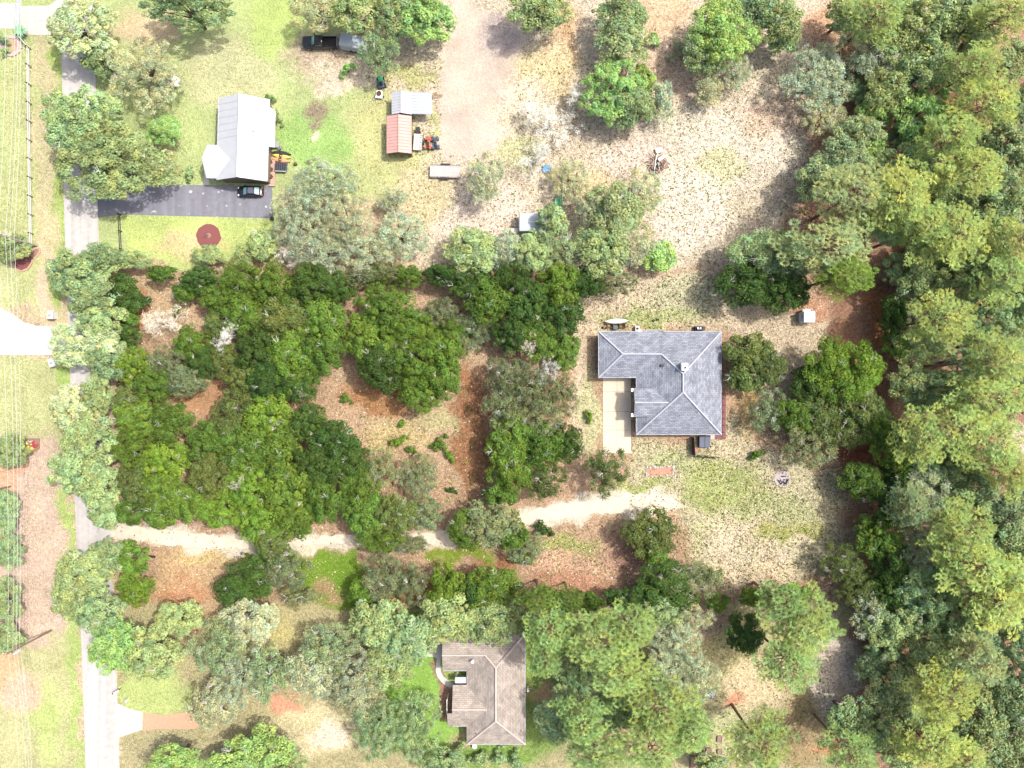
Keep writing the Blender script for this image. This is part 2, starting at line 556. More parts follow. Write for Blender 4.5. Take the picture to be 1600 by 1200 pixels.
# (shape, colour, mottling, edge softness px)   shape: ('p', points) or ('e', cx, cy, rx, ry)
PAINT = [  # ground outside the lot is paled, a milky haze put into its colour
    (('p', [(-900, -900), (2500, -900), (2500, 2100), (-900, 2100)]), (222, 200, 166), .3, 1),
    (('p', [(-900, -200), (480, -60), (560, 90), (590, 130), (690, 240), (650, 300), (430, 310), (430, 420), (-900, 420)]), GRASS_A, .16, 14),
    (('e', 225, 45, 55, 30), (228, 206, 168), .2, 14), (('e', 360, 120, 70, 60), GRASS_C, .2, 18),
    (('e', 440, 30, 60, 60), (196, 214, 132), .16, 20), (('e', 490, 225, 60, 50), GRASS_B, .16, 16), (('e', 520, 130, 30, 14), SAND_A, .3, 8),
    (('e', 495, 172, 13, 22), (166, 150, 128), .3, 7), (('e', 500, 205, 12, 8), (240, 226, 200), .3, 4), (('e', 610, 200, 60, 90), (214, 214, 152), .2, 20),
    (('p', [(192, 338), (428, 342), (428, 412), (192, 412)]), (206, 222, 138), .16, 8),
    (('e', 300, 380, 60, 18), (228, 214, 160), .2, 10), (('e', 255, 240, 20, 25), (226, 208, 168), .2, 8),
    (('p', [(52, 55), (98, 55), (112, 500), (52, 500)]), (218, 206, 164), .2, 8), (('p', [(82, 60), (99, 60), (106, 480), (86, 480)]), (178, 198, 116), .2, 5),
    (('p', [(0, 80), (50, 80), (60, 480), (0, 480)]), (204, 209, 150), .2, 5), (('e', 70, 440, 16, 60), (232, 206, 176), .2, 8),
    (('p', [(-900, 556), (112, 556), (120, 700), (-900, 690)]), (206, 208, 152), .2, 5), (('p', [(92, 556), (112, 556), (132, 1400), (106, 1400)]), (188, 212, 124), .18, 5),
    (('p', [(-900, 690), (92, 690), (108, 1010), (-900, 1000)]), (226, 200, 180), .22, 12), (('e', 8, 745, 28, 26), (238, 190, 160), .2, 8),
    (('p', [(-900, 1000), (106, 1000), (128, 1400), (-900, 1400)]), (208, 206, 154), .2, 12), (('e', 5, 1030, 26, 40), (240, 196, 156), .2, 12), (('e', 75, 1130, 20, 60), (206, 220, 142), .18, 12), (('e', 35, 1080, 30, 30), (238, 208, 180), .2, 12),
    # sandy fields above the lot
    (('p', [(560, 90), (620, 60), (700, -200), (1320, -200), (1290, 180), (1240, 330), (1180, 420), (640, 420), (660, 250), (690, 240)]), SAND_B, .42, 10),
    (('e', 740, 330, 80, 50), (238, 220, 202), .4, 14), (('e', 660, 300, 40, 50), (222, 208, 168), .3, 14), (('e', 500, 85, 60, 28), (214, 192, 168), .3, 12), (('e', 540, 115, 70, 20), (236, 218, 192), .3, 10),
    (('e', 640, 120, 50, 14), (212, 208, 150), .4, 8), (('p', [(672, 180), (692, 180), (690, 250), (672, 250)]), (206, 206, 150), .4, 5),
    (('p', [(712, -40), (740, 14), (800, 22), (812, 60), (806, 235), (790, 248), (700, 248), (682, 235), (690, 120), (700, 40)]), PINK, .1, 5),
    (('e', 772, 50, 30, 34), (206, 190, 182), .25, 8),
    (('e', 880, 75, 22, 70), (226, 190, 148), .4, 14), (('e', 850, 110, 50, 40), (234, 214, 170), .4, 14), (('e', 1020, 20, 60, 40), (230, 200, 166), .4, 14), (('e', 1030, 110, 60, 50), (234, 206, 180), .4, 14),
    (('e', 1120, 230, 130, 70), (230, 218, 198), .46, 20), (('e', 1120, 260, 40, 30), (214, 211, 170), .5, 14), (('e', 980, 240, 60, 30), (232, 212, 196), .45, 12), (('e', 1080, 330, 60, 60), (236, 224, 204), .54, 14), (('e', 1220, 180, 50, 40), (228, 202, 178), .5, 12), (('e', 820, 180, 50, 60), (234, 218, 190), .5, 16), (('e', 810, 240, 30, 30), (208, 205, 160), .5, 10), (('e', 920, 290, 40, 30), (228, 206, 166), .5, 10),
    # woodland floor
    (('p', [(1290, -900), (2500, -900), (2500, 2100), (1290, 2100), (1300, 900), (1415, 940), (1415, 426), (1180, 426), (1240, 330), (1290, 180)]), (178, 142, 118), .35, 16),
    (('e', 1300, 40, 40, 40), (220, 180, 146), .4, 12), (('e', 1290, 210, 30, 30), (222, 180, 150), .4, 10), (('e', 1455, 550, 45, 20), (226, 196, 160), .4, 8), (('e', 1585, 690, 25, 25), (232, 206, 190), .35, 6), (('e', 1560, 55, 40, 20), (224, 180, 150), .35, 8),
    (('e', 1540, 830, 30, 26), (206, 166, 136), .3, 8), (('e', 1488, 163, 22, 20), (136, 90, 72), .3, 5),
    # below the lot
    (('p', [(183, 946), (1412, 944), (1300, 1000), (1290, 1400), (180, 1400)]), (190, 180, 138), .3, 4),
    (('e', 240, 1085, 60, 40), (202, 216, 140), .18, 10), (('e', 300, 960, 50, 30), (216, 184, 146), .3, 12), (('e', 400, 985, 60, 30), (206, 196, 136), .3, 12), (('e', 450, 1100, 34, 22), (230, 168, 138), .2, 6), (('e', 500, 1140, 70, 40), (230, 216, 172), .3, 12), (('e', 510, 1150, 25, 20), (246, 230, 206), .3, 8),
    (('e', 660, 1090, 70, 90), (160, 204, 100), .16, 14), (('e', 640, 980, 40, 20), (176, 200, 116), .2, 8), (('p', [(822, 960), (900, 960), (880, 1180), (820, 1180)]), (150, 176, 96), .25, 12), (('e', 770, 1180, 80, 18), (140, 172, 88), .3, 8),
    (('p', [(672, 1028), (712, 1020), (735, 1080), (705, 1130), (680, 1110)]), (176, 140, 122), .35, 3), (('p', [(685, 1028), (728, 1026), (728, 1064), (694, 1064)]), (178, 200, 118), .2, 3),
    (('e', 860, 1085, 25, 20), (220, 190, 140), .3, 8), (('e', 990, 1100, 40, 30), (224, 200, 140), .3, 8), (('e', 1000, 1150, 60, 40), (224, 190, 156), .3, 10), (('e', 1130, 1010, 50, 50), (206, 196, 144), .3, 12), (('e', 1180, 1070, 50, 40), (232, 212, 172), .3, 12), (('e', 1150, 1090, 20, 14), (222, 168, 134), .25, 6), (('e', 1130, 1150, 50, 40), (204, 202, 152), .3, 12), (('e', 1110, 970, 40, 25), (196, 170, 150), .35, 8),
    (('p', [(1290, 960), (1320, 990), (1350, 1030), (1345, 1070), (1300, 1100), (1255, 1110), (1270, 1040)]), (228, 212, 192), .4, 8), (('e', 1250, 1140, 40, 60), (186, 164, 122), .3, 10), (('e', 1290, 1165, 20, 12), (222, 160, 124), .3, 5), (('e', 1340, 1090, 25, 14), (222, 180, 146), .3, 6), (('e', 1375, 1035, 18, 14), (226, 170, 134), .3, 6), (('e', 1415, 1015, 16, 12), (224, 184, 146), .3, 5), (('e', 1535, 1175, 16, 12), (226, 168, 130), .3, 5),
    # the lot in the middle
    (('p', LOT), LITTER, .34, 4),
    (('e', 250, 470, 42, 50), (208, 180, 144), .36, 10), (('e', 285, 500, 30, 20), (214, 188, 154), .34, 8), (('e', 215, 490, 16, 34), (204, 150, 110), .25, 8), (('e', 310, 620, 44, 34), (208, 164, 126), .22, 8),
    (('p', [(530, 540), (600, 440), (700, 430), (770, 480), (770, 760), (720, 790), (690, 720), (560, 690), (500, 640)]), (202, 174, 144), .38, 12), (('e', 600, 620, 70, 30), (186, 138, 100), .34, 12), (('e', 620, 680, 50, 26), (204, 184, 136), .4, 10), (('e', 690, 660, 30, 16), (200, 190, 142), .34, 10), (('e', 740, 700, 30, 80), (168, 124, 92), .4, 10), (('e', 730, 620, 26, 50), (176, 130, 98), .36, 10),
    (('p', [(885, 430), (1130, 430), (1140, 470), (1290, 470), (1300, 560), (1250, 620), (1160, 700), (1140, 520), (920, 520), (905, 700), (905, 780), (890, 640)]), (218, 200, 172), .44, 10),
    (('e', 1065, 470, 60, 34), (200, 194, 160), .56, 10), (('e', 1010, 500, 70, 16), (178, 184, 128), .45, 8), (('e', 920, 640, 16, 60), (204, 200, 156), .45, 6),
    (('p', [(985, 690), (1140, 690), (1300, 740), (1330, 860), (1260, 920), (1080, 905), (1060, 800), (990, 760)]), (202, 192, 158), .47, 12), (('e', 1200, 805, 60, 30), (184, 186, 138), .46, 14), (('e', 1065, 722, 50, 18), (186, 188, 140), .46, 10), (('e', 1110, 840, 40, 24), (194, 192, 146), .48, 12), (('e', 1130, 760, 60, 40), (174, 182, 118), .42, 14), (('e', 1000, 760, 40, 14), (176, 184, 120), .42, 8), (('e', 1140, 680, 40, 40), (206, 192, 160), .47, 12), (('e', 1170, 850, 70, 40), (214, 199, 170), .48, 14), (('e', 1250, 845, 34, 12), (238, 222, 188), .4, 6), (('e', 1235, 835, 50, 14), (172, 174, 106), .4, 8), (('e', 1160, 900, 90, 22), (224, 204, 172), .5, 8), (('e', 1170, 630, 30, 60), (206, 176, 128), .42, 10),
    (('p', PATH_WIDE), (238, 226, 204), .16, 5),
    (('e', 890, 885, 75, 40), (208, 172, 144), .44, 10), (('e', 880, 850, 50, 18), (174, 174, 112), .4, 8), (('e', 980, 870, 30, 40), (168, 132, 118), .45, 8), (('e', 900, 915, 60, 16), (196, 148, 122), .35, 8),
    (('e', 1190, 925, 70, 13), (158, 98, 82), .3, 5), (('e', 1130, 925, 40, 10), (204, 176, 148), .45, 5), (('e', 1100, 908, 60, 8), (226, 208, 172), .45, 5), (('e', 1270, 925, 26, 16), (200, 160, 138), .4, 6),
    (('p', [(1290, 430), (1412, 430), (1412, 940), (1330, 940), (1330, 780), (1280, 620), (1290, 520)]), (176, 136, 112), .32, 14), (('e', 1350, 545, 40, 14), (206, 160, 112), .34, 10), (('e', 1260, 480, 30, 20), (210, 160, 130), .3, 8), (('e', 1370, 500, 20, 50), (190, 134, 92), .34, 10), (('e', 1340, 860, 26, 20), (214, 176, 134), .4, 8), (('e', 1345, 715, 40, 20), (154, 100, 80), .3, 8),
    (('p', [(240, 866), (360, 866), (350, 940), (236, 942)]), (208, 176, 136), .3, 6), (('e', 290, 925, 50, 14), (206, 156, 120), .28, 6), (('e', 320, 870, 60, 12), (214, 190, 138), .34, 5), (('p', [(380, 862), (570, 858), (560, 945), (440, 945), (470, 905), (400, 890)]), (126, 160, 58), .2, 5), (('e', 510, 925, 26, 14), (188, 160, 120), .3, 6), (('p', [(660, 858), (760, 855), (770, 876), (665, 878)]), (142, 160, 66), .25, 4), (('e', 770, 890, 40, 18), (170, 126, 92), .34, 6), (('e', 640, 925, 60, 20), (190, 136, 92), .3, 6),
]


def ground_colour(X, Y):
    px, py = X / PXM + 800, 600 - Y / PXM
    wx = px + (vnoise(X + 500, Y + 500, 3.1, 1) - .5) * 26 + (vnoise(X + 500, Y + 500, 1.1, 2) - .5) * 12
    wy = py + (vnoise(X + 500, Y + 500, 3.1, 3) - .5) * 26 + (vnoise(X + 500, Y + 500, 1.1, 4) - .5) * 12
    col = np.zeros(X.shape + (4,))
    for shp, c, mot, soft in PAINT:
        if shp[0] == 'e':
            _, cx, cy, rx, ry = shp
            d = np.sqrt(((wx - cx) / rx) ** 2 + ((wy - cy) / ry) ** 2)
            s = soft / min(rx, ry)
            w = np.clip((1 + s - d) / (2 * s + 1e-6), 0, 1)
        else:
            w = np.zeros(X.shape)
            for ox, oy in ((0, 0), (1, 0), (-1, 0), (0, 1), (0, -1), (.7, .7), (-.7, .7), (.7, -.7), (-.7, -.7)):
                w += in_poly(wx + ox * soft, wy + oy * soft, shp[1])
            w /= 9
        w = (w * w * (3 - 2 * w))[..., None]
        tgt = np.array(list(alb(c)) + [mot])
        col = col * (1 - w) + tgt * w
    return col


def build_ground():
    step = 0.4
    fx, fy = np.arange(-92, 92.01, step), np.arange(-70, 70.01, step)
    out = np.array([1.5, 4, 8, 15, 30, 60, 110, 180, 300])
    gx = np.concatenate([-92 - out[::-1], fx, fx[-1] + out])
    gy = np.concatenate([-70 - out[::-1], fy, fy[-1] + out])
    X, Y = np.meshgrid(gx, gy)
    nx, ny = len(gx), len(gy)
    col = ground_colour(X, Y)
    me = bpy.data.meshes.new('ground')
    me.vertices.add(nx * ny)
    co = np.zeros((nx * ny, 3), np.float32)
    co[:, 0], co[:, 1] = X.ravel(), Y.ravel()
    me.vertices.foreach_set('co', co.ravel())
    i = np.arange(nx * ny).reshape(ny, nx)
    q = np.stack([i[:-1, :-1], i[:-1, 1:], i[1:, 1:], i[1:, :-1]], -1).reshape(-1, 4)
    finish(me, q)
    a = me.attributes.new('soil', 'FLOAT_COLOR', 'POINT')
    a.data.foreach_set('color', col.reshape(-1, 4).astype(np.float32).ravel())
    me.materials.append(ground_mat())
    o = bpy.data.objects.new('ground', me)
    COL.objects.link(o)
    tag(o, kind='structure')


def finish(me, q):
    """add faces (all with the same number of corners) to a mesh"""
    m, k = q.shape
    me.loops.add(m * k)
    me.polygons.add(m)
    me.loops.foreach_set('vertex_index', q.astype(np.int32).ravel())
    me.polygons.foreach_set('loop_start', np.arange(0, m * k, k, dtype=np.int32))
    me.update(calc_edges=True)


build_ground()


def structure(name, mb, mat, parent=None, uv=False):
    o = mb.build(name, mat, parent, uv=uv)
    if parent is None:
        tag(o, kind='structure')
    return o


def wpts(pts, h=0.0):
    return [W(x, y, h)[:2] for x, y in pts]


# road: a strip with a gentle bend
road_l = [(92, -160), (94, 0), (96, 75), (100, 330), (110, 590), (118, 810), (129, 1050), (134, 1200), (140, 1400)]
structure('road', MB().prism(wpts(road_l + [(x + 53, y) for x, y in reversed(road_l)]), -0.1, 0.03), M['road'])
structure('asphalt_driveway', MB().prism(wpts([(153, 292), (190, 290), (300, 289), (425, 291), (427, 341), (300, 338), (190, 335), (153, 340)]), -0.1, 0.035), M['asphalt'])


def slabs(name, quads, mat, gap=0.035, z=0.05):
    """a concrete surface of separately poured slabs; quads in photo pixels"""
    e = bpy.data.objects.new(name, None)
    COL.objects.link(e)
    tag(e, kind='structure')
    for q in quads:
        pts = [Vector(p) for p in wpts(q)]
        c = sum(pts, Vector((0, 0))) / len(pts)
        pts = [p + (c - p).normalized() * gap for p in pts]
        MB().prism([tuple(p) for p in pts], -0.1, z).build('slab', mat, e)
    return e


g = []
xs, ys = [942, 964, 986], [588, 612, 643, 672, 708]
for a in range(2):
    for b in range(4):
        g.append([(xs[a], ys[b]), (xs[a + 1], ys[b]), (xs[a + 1], ys[b + 1]), (xs[a], ys[b + 1])])
slabs('house_driveway', g, M['concrete'])
slabs('white_driveway', [[(-60, 478), (0, 480), (18, 489), (37, 503), (37, 555), (-60, 555)], [(37, 503), (58, 509), (80, 510), (108, 506), (110, 560), (82, 555), (37, 555)]], M['concrete_white'])
slabs('pink_driveway', [[(32, 9), (55, 9), (55, 55), (34, 54)], [(55, 9), (76, 9), (76, 33), (55, 33)], [(55, 33), (76, 33), (76, 55), (55, 55)], [(76, 9), (94, -4), (96, 33), (76, 33)], [(76, 33), (96, 33), (97, 56), (76, 55)]], M['concrete_pink'])
slabs('pale_driveway', [[(-60, 4), (24, 5), (22, 45), (-60, 44)]], M['concrete_white'])
structure('drain_grate_strip', MB().prism(wpts([(26, -10), (33, -10), (30, 46), (23, 45)]), -0.1, 0.04), surf('blue_grey_pavers', alb((196, 200, 222)), 0.9, var=0.2, scale=1.2))
slabs('driveway_apron', [[(182, 1098), (202, 1107), (202, 1126), (183, 1126)], [(202, 1107), (223, 1112), (223, 1126), (202, 1126)], [(183, 1126), (202, 1126), (202, 1147), (184, 1153)], [(202, 1126), (223, 1126), (223, 1140), (202, 1147)]], M['concrete_grey'])
structure('clay_driveway', MB().prism(wpts([(224, 1113), (255, 1118), (290, 1113), (310, 1120), (308, 1138), (280, 1139), (250, 1139), (224, 1141)]), -0.1, 0.012), surf('red_clay', alb((242, 178, 146)), 0.95, var=0.14, scale=2.2, bump=0.2))
slabs('parking_pad', [[(648, 1003), (668, 1003), (668, 1026), (648, 1026)], [(668, 1003), (680, 1003), (680, 1027), (668, 1026)]], M['concrete_white'])
structure('garage_apron', MB().prism(wpts([(680.5, 998), (693, 998), (693, 1029), (680.5, 1028)]), -0.1, 0.045), M['concrete_grey'])
arc = [(683, 1028), (681, 1040), (681, 1050), (684, 1058), (690, 1066), (698, 1072), (709, 1074)]
inner = [(689, 1028), (688, 1040), (689, 1050), (693, 1057), (700, 1063), (708, 1067)]
structure('curved_walkway', MB().prism(wpts(arc + inner[::-1]), -0.1, 0.05), M['concrete_grey'])
structure('porch_walkway', MB().prism(wpts([(319, 250), (324, 252), (327, 289), (319, 289)]), -0.1, 0.05), M['concrete_grey'])

# pale sand drive with ragged edges
up, lo = [(x, y + 5) for x, y in PATH_UP[:-2]], [(x, y - 5) for x, y in PATH_LO[:-3]]


def ragged(pts, amp, seed):
    r = random.Random(seed)
    out = []
    for (x0, y0), (x1, y1) in zip(pts, pts[1:]):
        n = max(2, int(math.hypot(x1 - x0, y1 - y0) / 2.5))
        for i in range(n):
            t = i / n
            out.append((x0 + (x1 - x0) * t + r.uniform(-amp, amp), y0 + (y1 - y0) * t + r.uniform(-amp, amp)))
    return out + [pts[-1]]


mb = MB()
xs_ = np.arange(158, 1060, 2.5)
yu_ = np.interp(xs_, [p[0] for p in up], [p[1] for p in up]) + vnoise(xs_ * PXM, xs_ * 0 + 3, .8, 91) * 6 - 3
yl_ = np.interp(xs_, [p[0] for p in lo], [p[1] for p in lo]) + vnoise(xs_ * PXM, xs_ * 0 + 9, .8, 92) * 6 - 3
for i in range(len(xs_) - 1):
    mb.poly([W(xs_[i], yl_[i], .014), W(xs_[i + 1], yl_[i + 1], .014), W(xs_[i + 1], yu_[i + 1], .014), W(xs_[i], yu_[i], .014)])
structure('sand_path', mb, M['sand_drive'])


# ------------------------------------------------------------------ houses
def plane3(p2, eave, base_h, pitch):
    return [(x, y, base_h + pitch * d) for (x, y), d in zip(p2, eave)]


def caps(parent, mat, segs, w=0.16):
    for a, b in segs:
        a, b = Vector(a), Vector(b)
        up = Vector((0, 0, 0.05))
        MB().tube([a + up, b + up], [w, w], 5).build('ridge_cap', mat, parent)


def house(name, label, planes, cap_segs, walls, wall_h, rmat, cmat, wmat, gutters, thick=0.14):
    h = thing(name, label, 'house', (0, 0, 0))
    rf = None
    for pts in planes:
        n = (Vector(pts[1]) - Vector(pts[0])).cross(Vector(pts[2]) - Vector(pts[0]))
        if n.z < 0:
            pts = pts[::-1]
        MB().slab(pts, thick).build('roof_slope', rmat, h, uv=True)
    caps(h, cmat, cap_segs)
    for w in walls:
        MB().prism(w, 0, wall_h).build('wall', wmat, h)
    for a, b in gutters:
        a, b = Vector(a), Vector(b)
        MB().tube([a, b], 0.055, 6).build('gutter', M['cap_grey'], h)
    return h


# grey-roofed house: equal-pitch hips
E, P = 2.8, 0.415
x0, x1, x2, x3 = 14.24, 20.46, 27.475, 34.49
yN, yW, yS = 8.65, 1.05, -8.33
hw, hm = 3.8, 7.015
rz_w, rz_m = E + P * hw, E + P * hm
a, b = (x0 + hw, yN - hw, rz_w), (x1 + hw, yN - hw, rz_w)
c, d = (x2, yN - hm, rz_m), (x2, yS + hm, rz_m)
NW, NE, SE, SW = (x0, yN, E), (x3, yN, E), (x3, yS, E), (x1, yS, E)
WW, WI = (x0, yW, E), (x1, yW, E)
h1 = 3.85
h2 = h1 + 2.3 * P
gx = 19.9
gn, gs, gr = -0.73, -5.33, -3.03
xv, xr = x1 + (h1 - E) / P, x1 + (h2 - E) / P
ga, gb = (gx, gr, h2 + .03), (xr, gr, h2 + .03)
planes = [[NW, a, b, c, NE], [NW, WW, a], [WW, WI, b, a], [WI, SW, d, c, b], [SW, SE, d], [SE, NE, c, d],
          [(gx, gn, h1 + .03), (xv, gn, h1 + .03), gb, ga], [(gx, gs, h1 + .03), ga, gb, (xv, gs, h1 + .03)]]
segs = [(NW, a), (WW, a), (a, b), (b, c), (c, NE), (c, d), (d, SW), (d, SE), (ga, gb)]
ov = 0.5
walls = [[(x0 + ov, yW + ov), (x1 + ov, yW + ov), (x1 + ov, yS + ov), (x3 - ov, yS + ov), (x3 - ov, yN - ov), (x0 + ov, yN - ov)]]
gut = [(NW, NE), (NW, WW), (WW, WI), (WI, SW), (SW, SE), (SE, NE)]
H1 = house('grey_roof_house', 'single-storey house with blue-grey hipped shingle roof and white chimney in the clearing', planes, segs, walls, E - .02, M['roof_grey'], M['cap_grey'], M['stucco'], gut)
# garage gable
MB().poly([(gx + .25, gn - .1, h1 - .1), (gx + .25, gs + .1, h1 - .1), (gx + .25, gr, h2 - .1)]).poly([(gx + .25, gs + .1, E - .1), (gx + .25, gn - .1, E - .1), (gx + .25, gn - .1, h1 - .1), (gx + .25, gs + .1, h1 - .1)][::-1]).build('gable_wall', M['stucco'], H1)
for py_ in (gn - .55, gs + .55):
    MB().box((x1 + .3, py_, 1.4), (.6, .25, 2.75)).build('garage_pier', M['stucco'], H1)
for yy in (gn - .25, gs + .25):
    MB().box((gx - .05, yy, h1 - .12), (.75, .55, .22)).build('eave_return', M['white'], H1)
gd = MB().box((x1 + .47, gr, 1.1), (.06, 3.9, 2.2)).build('garage_door', M['white'], H1)
for i in range(4):
    MB().box((x1 + .43, gr, .3 + .55 * i), (.04, 3.7, .44)).build('panel', M['white'], gd)
ch = MB().box((27.55, 2.75, 5.6), (.9, 1.1, 1.9)).build('chimney', M['white'], H1)
MB().box((27.55, 2.75, 6.6), (1.02, 1.22, .12)).build('chimney_cap', M['white'], ch)
MB().lathe((27.6, 2.6, 6.66), [(.11, 0), (.11, .22), (.16, .24), (.16, .3)], 8).build('flue', M['dark'], ch)
for (ax, ay, bx, by, z) in ((19.0, 4.85, 22.6, 4.85, rz_w), (20.6, gr, 23.8, gr, h2)):
    MB().tube([(ax, ay, z + .12), (bx, by, z + .12)], .13, 4).build('ridge_vent', M['cap_grey'], H1)
MB().box((23.3, yN + .02, E + .06), (3.4, .34, .05)).build('eave_vent', M['roof_grey'], H1, uv=True)
for vx, vy, vz in ((22.5, -2.2, 3.6), (31.5, 2.0, 4.0), (30.2, -4.6, 4.4), (18.5, 6.9, 3.5)):
    MB().lathe((vx, vy, vz - .15), [(.05, 0), (.05, .45)], 7).build('vent_pipe', M['steel'], H1)
MB().box((24.4, 3.0, 4.55), (.45, .45, .22)).build('roof_vent', M['dark'], H1)
MB().lathe((27.3, -5.2, 3.9), [(.06, 0), (.06, .5)], 7).build('vent_pipe', M['dark'], H1)
for (wx, wy, rz_) in ((17, yN - ov, 0), (30, yN - ov, 0), (x3 - ov, 4, 1), (x3 - ov, -4, 1), (25, yS + ov, 0), (x0 + ov, 5, 1)):
    wd = MB().box((wx, wy, 1.5), (1.5, .1, 1.3) if not rz_ else (.1, 1.5, 1.3)).build('window', M['white'], H1)
    MB().box((wx, wy, 1.5), (1.3, .14, 1.1) if not rz_ else (.14, 1.3, 1.1)).build('pane', M['glass'], wd)

# white metal-roofed house
E2, P2 = 3.0, 0.5
cx, cy, hx, hy = -44.25, 40.2, 4.2, 6.75
th = R(-1.6)


def rot2(px, py, z=0.0):
    dx, dy = px - cx, py - cy
    return (cx + dx * math.cos(th) - dy * math.sin(th), cy + dx * math.sin(th) + dy * math.cos(th), z)


rz2 = E2 + P2 * hx
A, B, C_, D_ = rot2(cx - hx, cy + hy, E2), rot2(cx + hx, cy + hy, E2), rot2(cx + hx, cy - hy, E2), rot2(cx - hx, cy - hy, E2)
T0, T1 = rot2(cx, cy + hy, rz2), rot2(cx, cy - hy, rz2)
pw = 2.75
py0 = cy - 3.75
pl = cx - hx - 1.9
pr = cx - hx + pw
G0, G1 = rot2(pl, py0, E2 + P2 * pw + .02), rot2(pr, py0, E2 + P2 * pw + .02)
GN0, GN1 = rot2(pl + .25, py0 + pw, E2 + .02), rot2(cx - hx, py0 + pw, E2 + .02)
GS0, GS1 = rot2(pl + .25, py0 - pw, E2 + .02), rot2(cx - hx, py0 - pw, E2 + .02)
H2 = house('white_roof_house', 'white metal-roofed house beside the dark asphalt driveway', [[A, D_, T1, T0], [B, T0, T1, C_], [GN0, GN1, G1, G0], [GS0, G0, G1, GS1]],
           [(T0, T1)], [[rot2(cx + sx * (hx - .45), cy + sy * (hy - .4))[:2] for sx, sy in ((-1, -1), (1, -1), (1, 1), (-1, 1))]], E2, M['metal_white'], M['metal_white'], M['siding'], [(A, GN1), (B, C_)], .1)
for yy in (cy + hy - .4, cy - hy + .4):
    MB().poly([rot2(cx - hx + .5, yy, E2 - .05), rot2(cx + hx - .5, yy, E2 - .05), rot2(cx, yy, rz2 - .2)]).build('gable_wall', M['siding'], H2)
MB().poly([rot2(pl + .4, py0 - pw + .3, E2 - .05), rot2(pl + .4, py0 + pw - .3, E2 - .05), rot2(pl + .4, py0, E2 + P2 * pw - .2)]).build('gable_wall', M['white'], H2)
for yy in (py0 - pw + .3, py0 + pw - .3):
    px_, py_, _ = rot2(pl + .5, yy)
    MB().box((px_, py_, 1.5), (.16, .16, 3.0)).build('porch_post', M['white'], H2)
for sgn in (-1, 1):
    for i in range(1, 12):
        yy = cy - hy + 2 * hy * i / 12
        if sgn < 0 and yy < py0 + pw + .2:
            continue
        MB().tube([rot2(cx + sgn * (hx - .02), yy, E2 + .05), rot2(cx + sgn * .1, yy, rz2)], .013, 4).build('roof_seam', M['metal_white'], H2)
bx_, by_, _ = rot2(cx + hx + .35, cy + 2.6)
MB().slab([rot2(cx + hx - .1, cy + 5.6, E2 - .1), rot2(cx + hx + .9, cy + 5.0, E2 - .35), rot2(cx + hx + .9, cy - 1, E2 - .35), rot2(cx + hx - .1, cy - 1, E2 - .1)][::-1], .06).build('side_awning', M['metal_white'], H2)
MB().lathe(rot2(cx + 2.1, cy + 1, E2 + 1.0), [(.07, 0), (.07, .5)], 7).build('vent_pipe', M['steel'], H2)

# brown shingled house
E4, P4 = 2.8, 0.43
bx0, bxm, bxr, bxe = -11.4, -7.49, -2.64, 2.2
bN, bS = -41.1, -59.4
hm4 = 4.845
wN, wS = -41.1, -47.26
hw4 = 3.08
eN, eS = -49.6, -56.4
he4 = 3.4
q = lambda x, y, dd: (x, y, E4 + P4 * dd)
RA, RB = q(bx0, wN - hw4, hw4), q(bxm + hw4, wN - hw4, hw4)
RC, RD = q(bxr, bN - hm4, hm4), q(bxr, bS + hm4, hm4)
EA, EB = q(-9.75, eN - he4, he4), q(bxm + he4, eN - he4, he4)
NWb, NEb, SEb, SWb = q(bx0, bN, 0), q(bxe, bN, 0), q(bxe, bS, 0), q(bxm, bS, 0)
WS0, WS1 = q(bx0, wS, 0), q(bxm, wS, 0)
EN0, EN1 = q(-9.75, eN, 0), q(bxm, eN, 0)
ES0, ES1 = q(-9.75, eS, 0), q(bxm, eS, 0)
planes = [[NWb, RA, RB, RC, NEb], [WS0, WS1, RB, RA], [WS1, EN1, EB, RD, RC, RB], [EN0, EN1, EB, EA], [ES0, EA, EB, ES1], [ES1, SWb, RD, EB], [SWb, SEb, RD], [SEb, NEb, RC, RD],
          [q(-10.6, eS, 0), q(-9.75, eS, 0), q(-9.75, eS + 2.6, 2.6), q(-10.6, eS + 2.6, 2.6)]]
segs = [(RA, RB), (RB, RC), (RC, NEb), (RC, RD), (RD, SWb), (RD, SEb), (EA, EB)]
walls = [[(bx0 + .4, bN - .45), (bx0 + .4, wS + .45), (bxm + .4, wS + .45), (bxm + .4, eN - .45), (-9.3, eN - .45), (-9.3, eS + .45), (bxm + .4, eS + .45), (bxm + .4, bS + .45), (bxe - .45, bS + .45), (bxe - .45, bN - .45)]]
H4 = house('brown_roof_house', 'house with weathered brown shingle roof and curved front walkway', planes, segs, walls, E4 - .02, M['roof_brown'], M['cap_brown'], M['stucco'], [(SWb, SEb), (SEb, NEb), (WS0, WS1), (ES0, ES1)])
MB().poly([(bx0 + .3, wN - .3, E4 - .1), (bx0 + .3, wS + .3, E4 - .1), (bx0 + .3, wN - hw4, E4 + P4 * hw4 - .15)]).build('gable_wall', M['stucco'], H4)
MB().poly([(-9.4, eN - .3, E4 - .1), (-9.4, eS + .3, E4 - .1), (-9.4, eN - he4, E4 + P4 * he4 - .15)]).build('gable_wall', M['stucco'], H4)
MB().lathe((-6.4, -45.1, 3.6), [(.2, 0), (.2, .9), (.28, .92), (.28, 1.05)], 9).build('flue_pipe', M['white'], H4)
MB().lathe((-5.9, -57.2, 3.3), [(.06, 0), (.06, .6)], 7).build('vent_pipe', M['dark'], H4)
MB().box((-8.3, -48.9, 2.55), (2.2, 1.0, .1)).build('porch_roof', M['metal_blue'], H4)
for xx in (-9.3, -7.6):
    MB().box((xx, -48.6, 1.25), (.14, .14, 2.5)).build('porch_post', M['white'], H4)
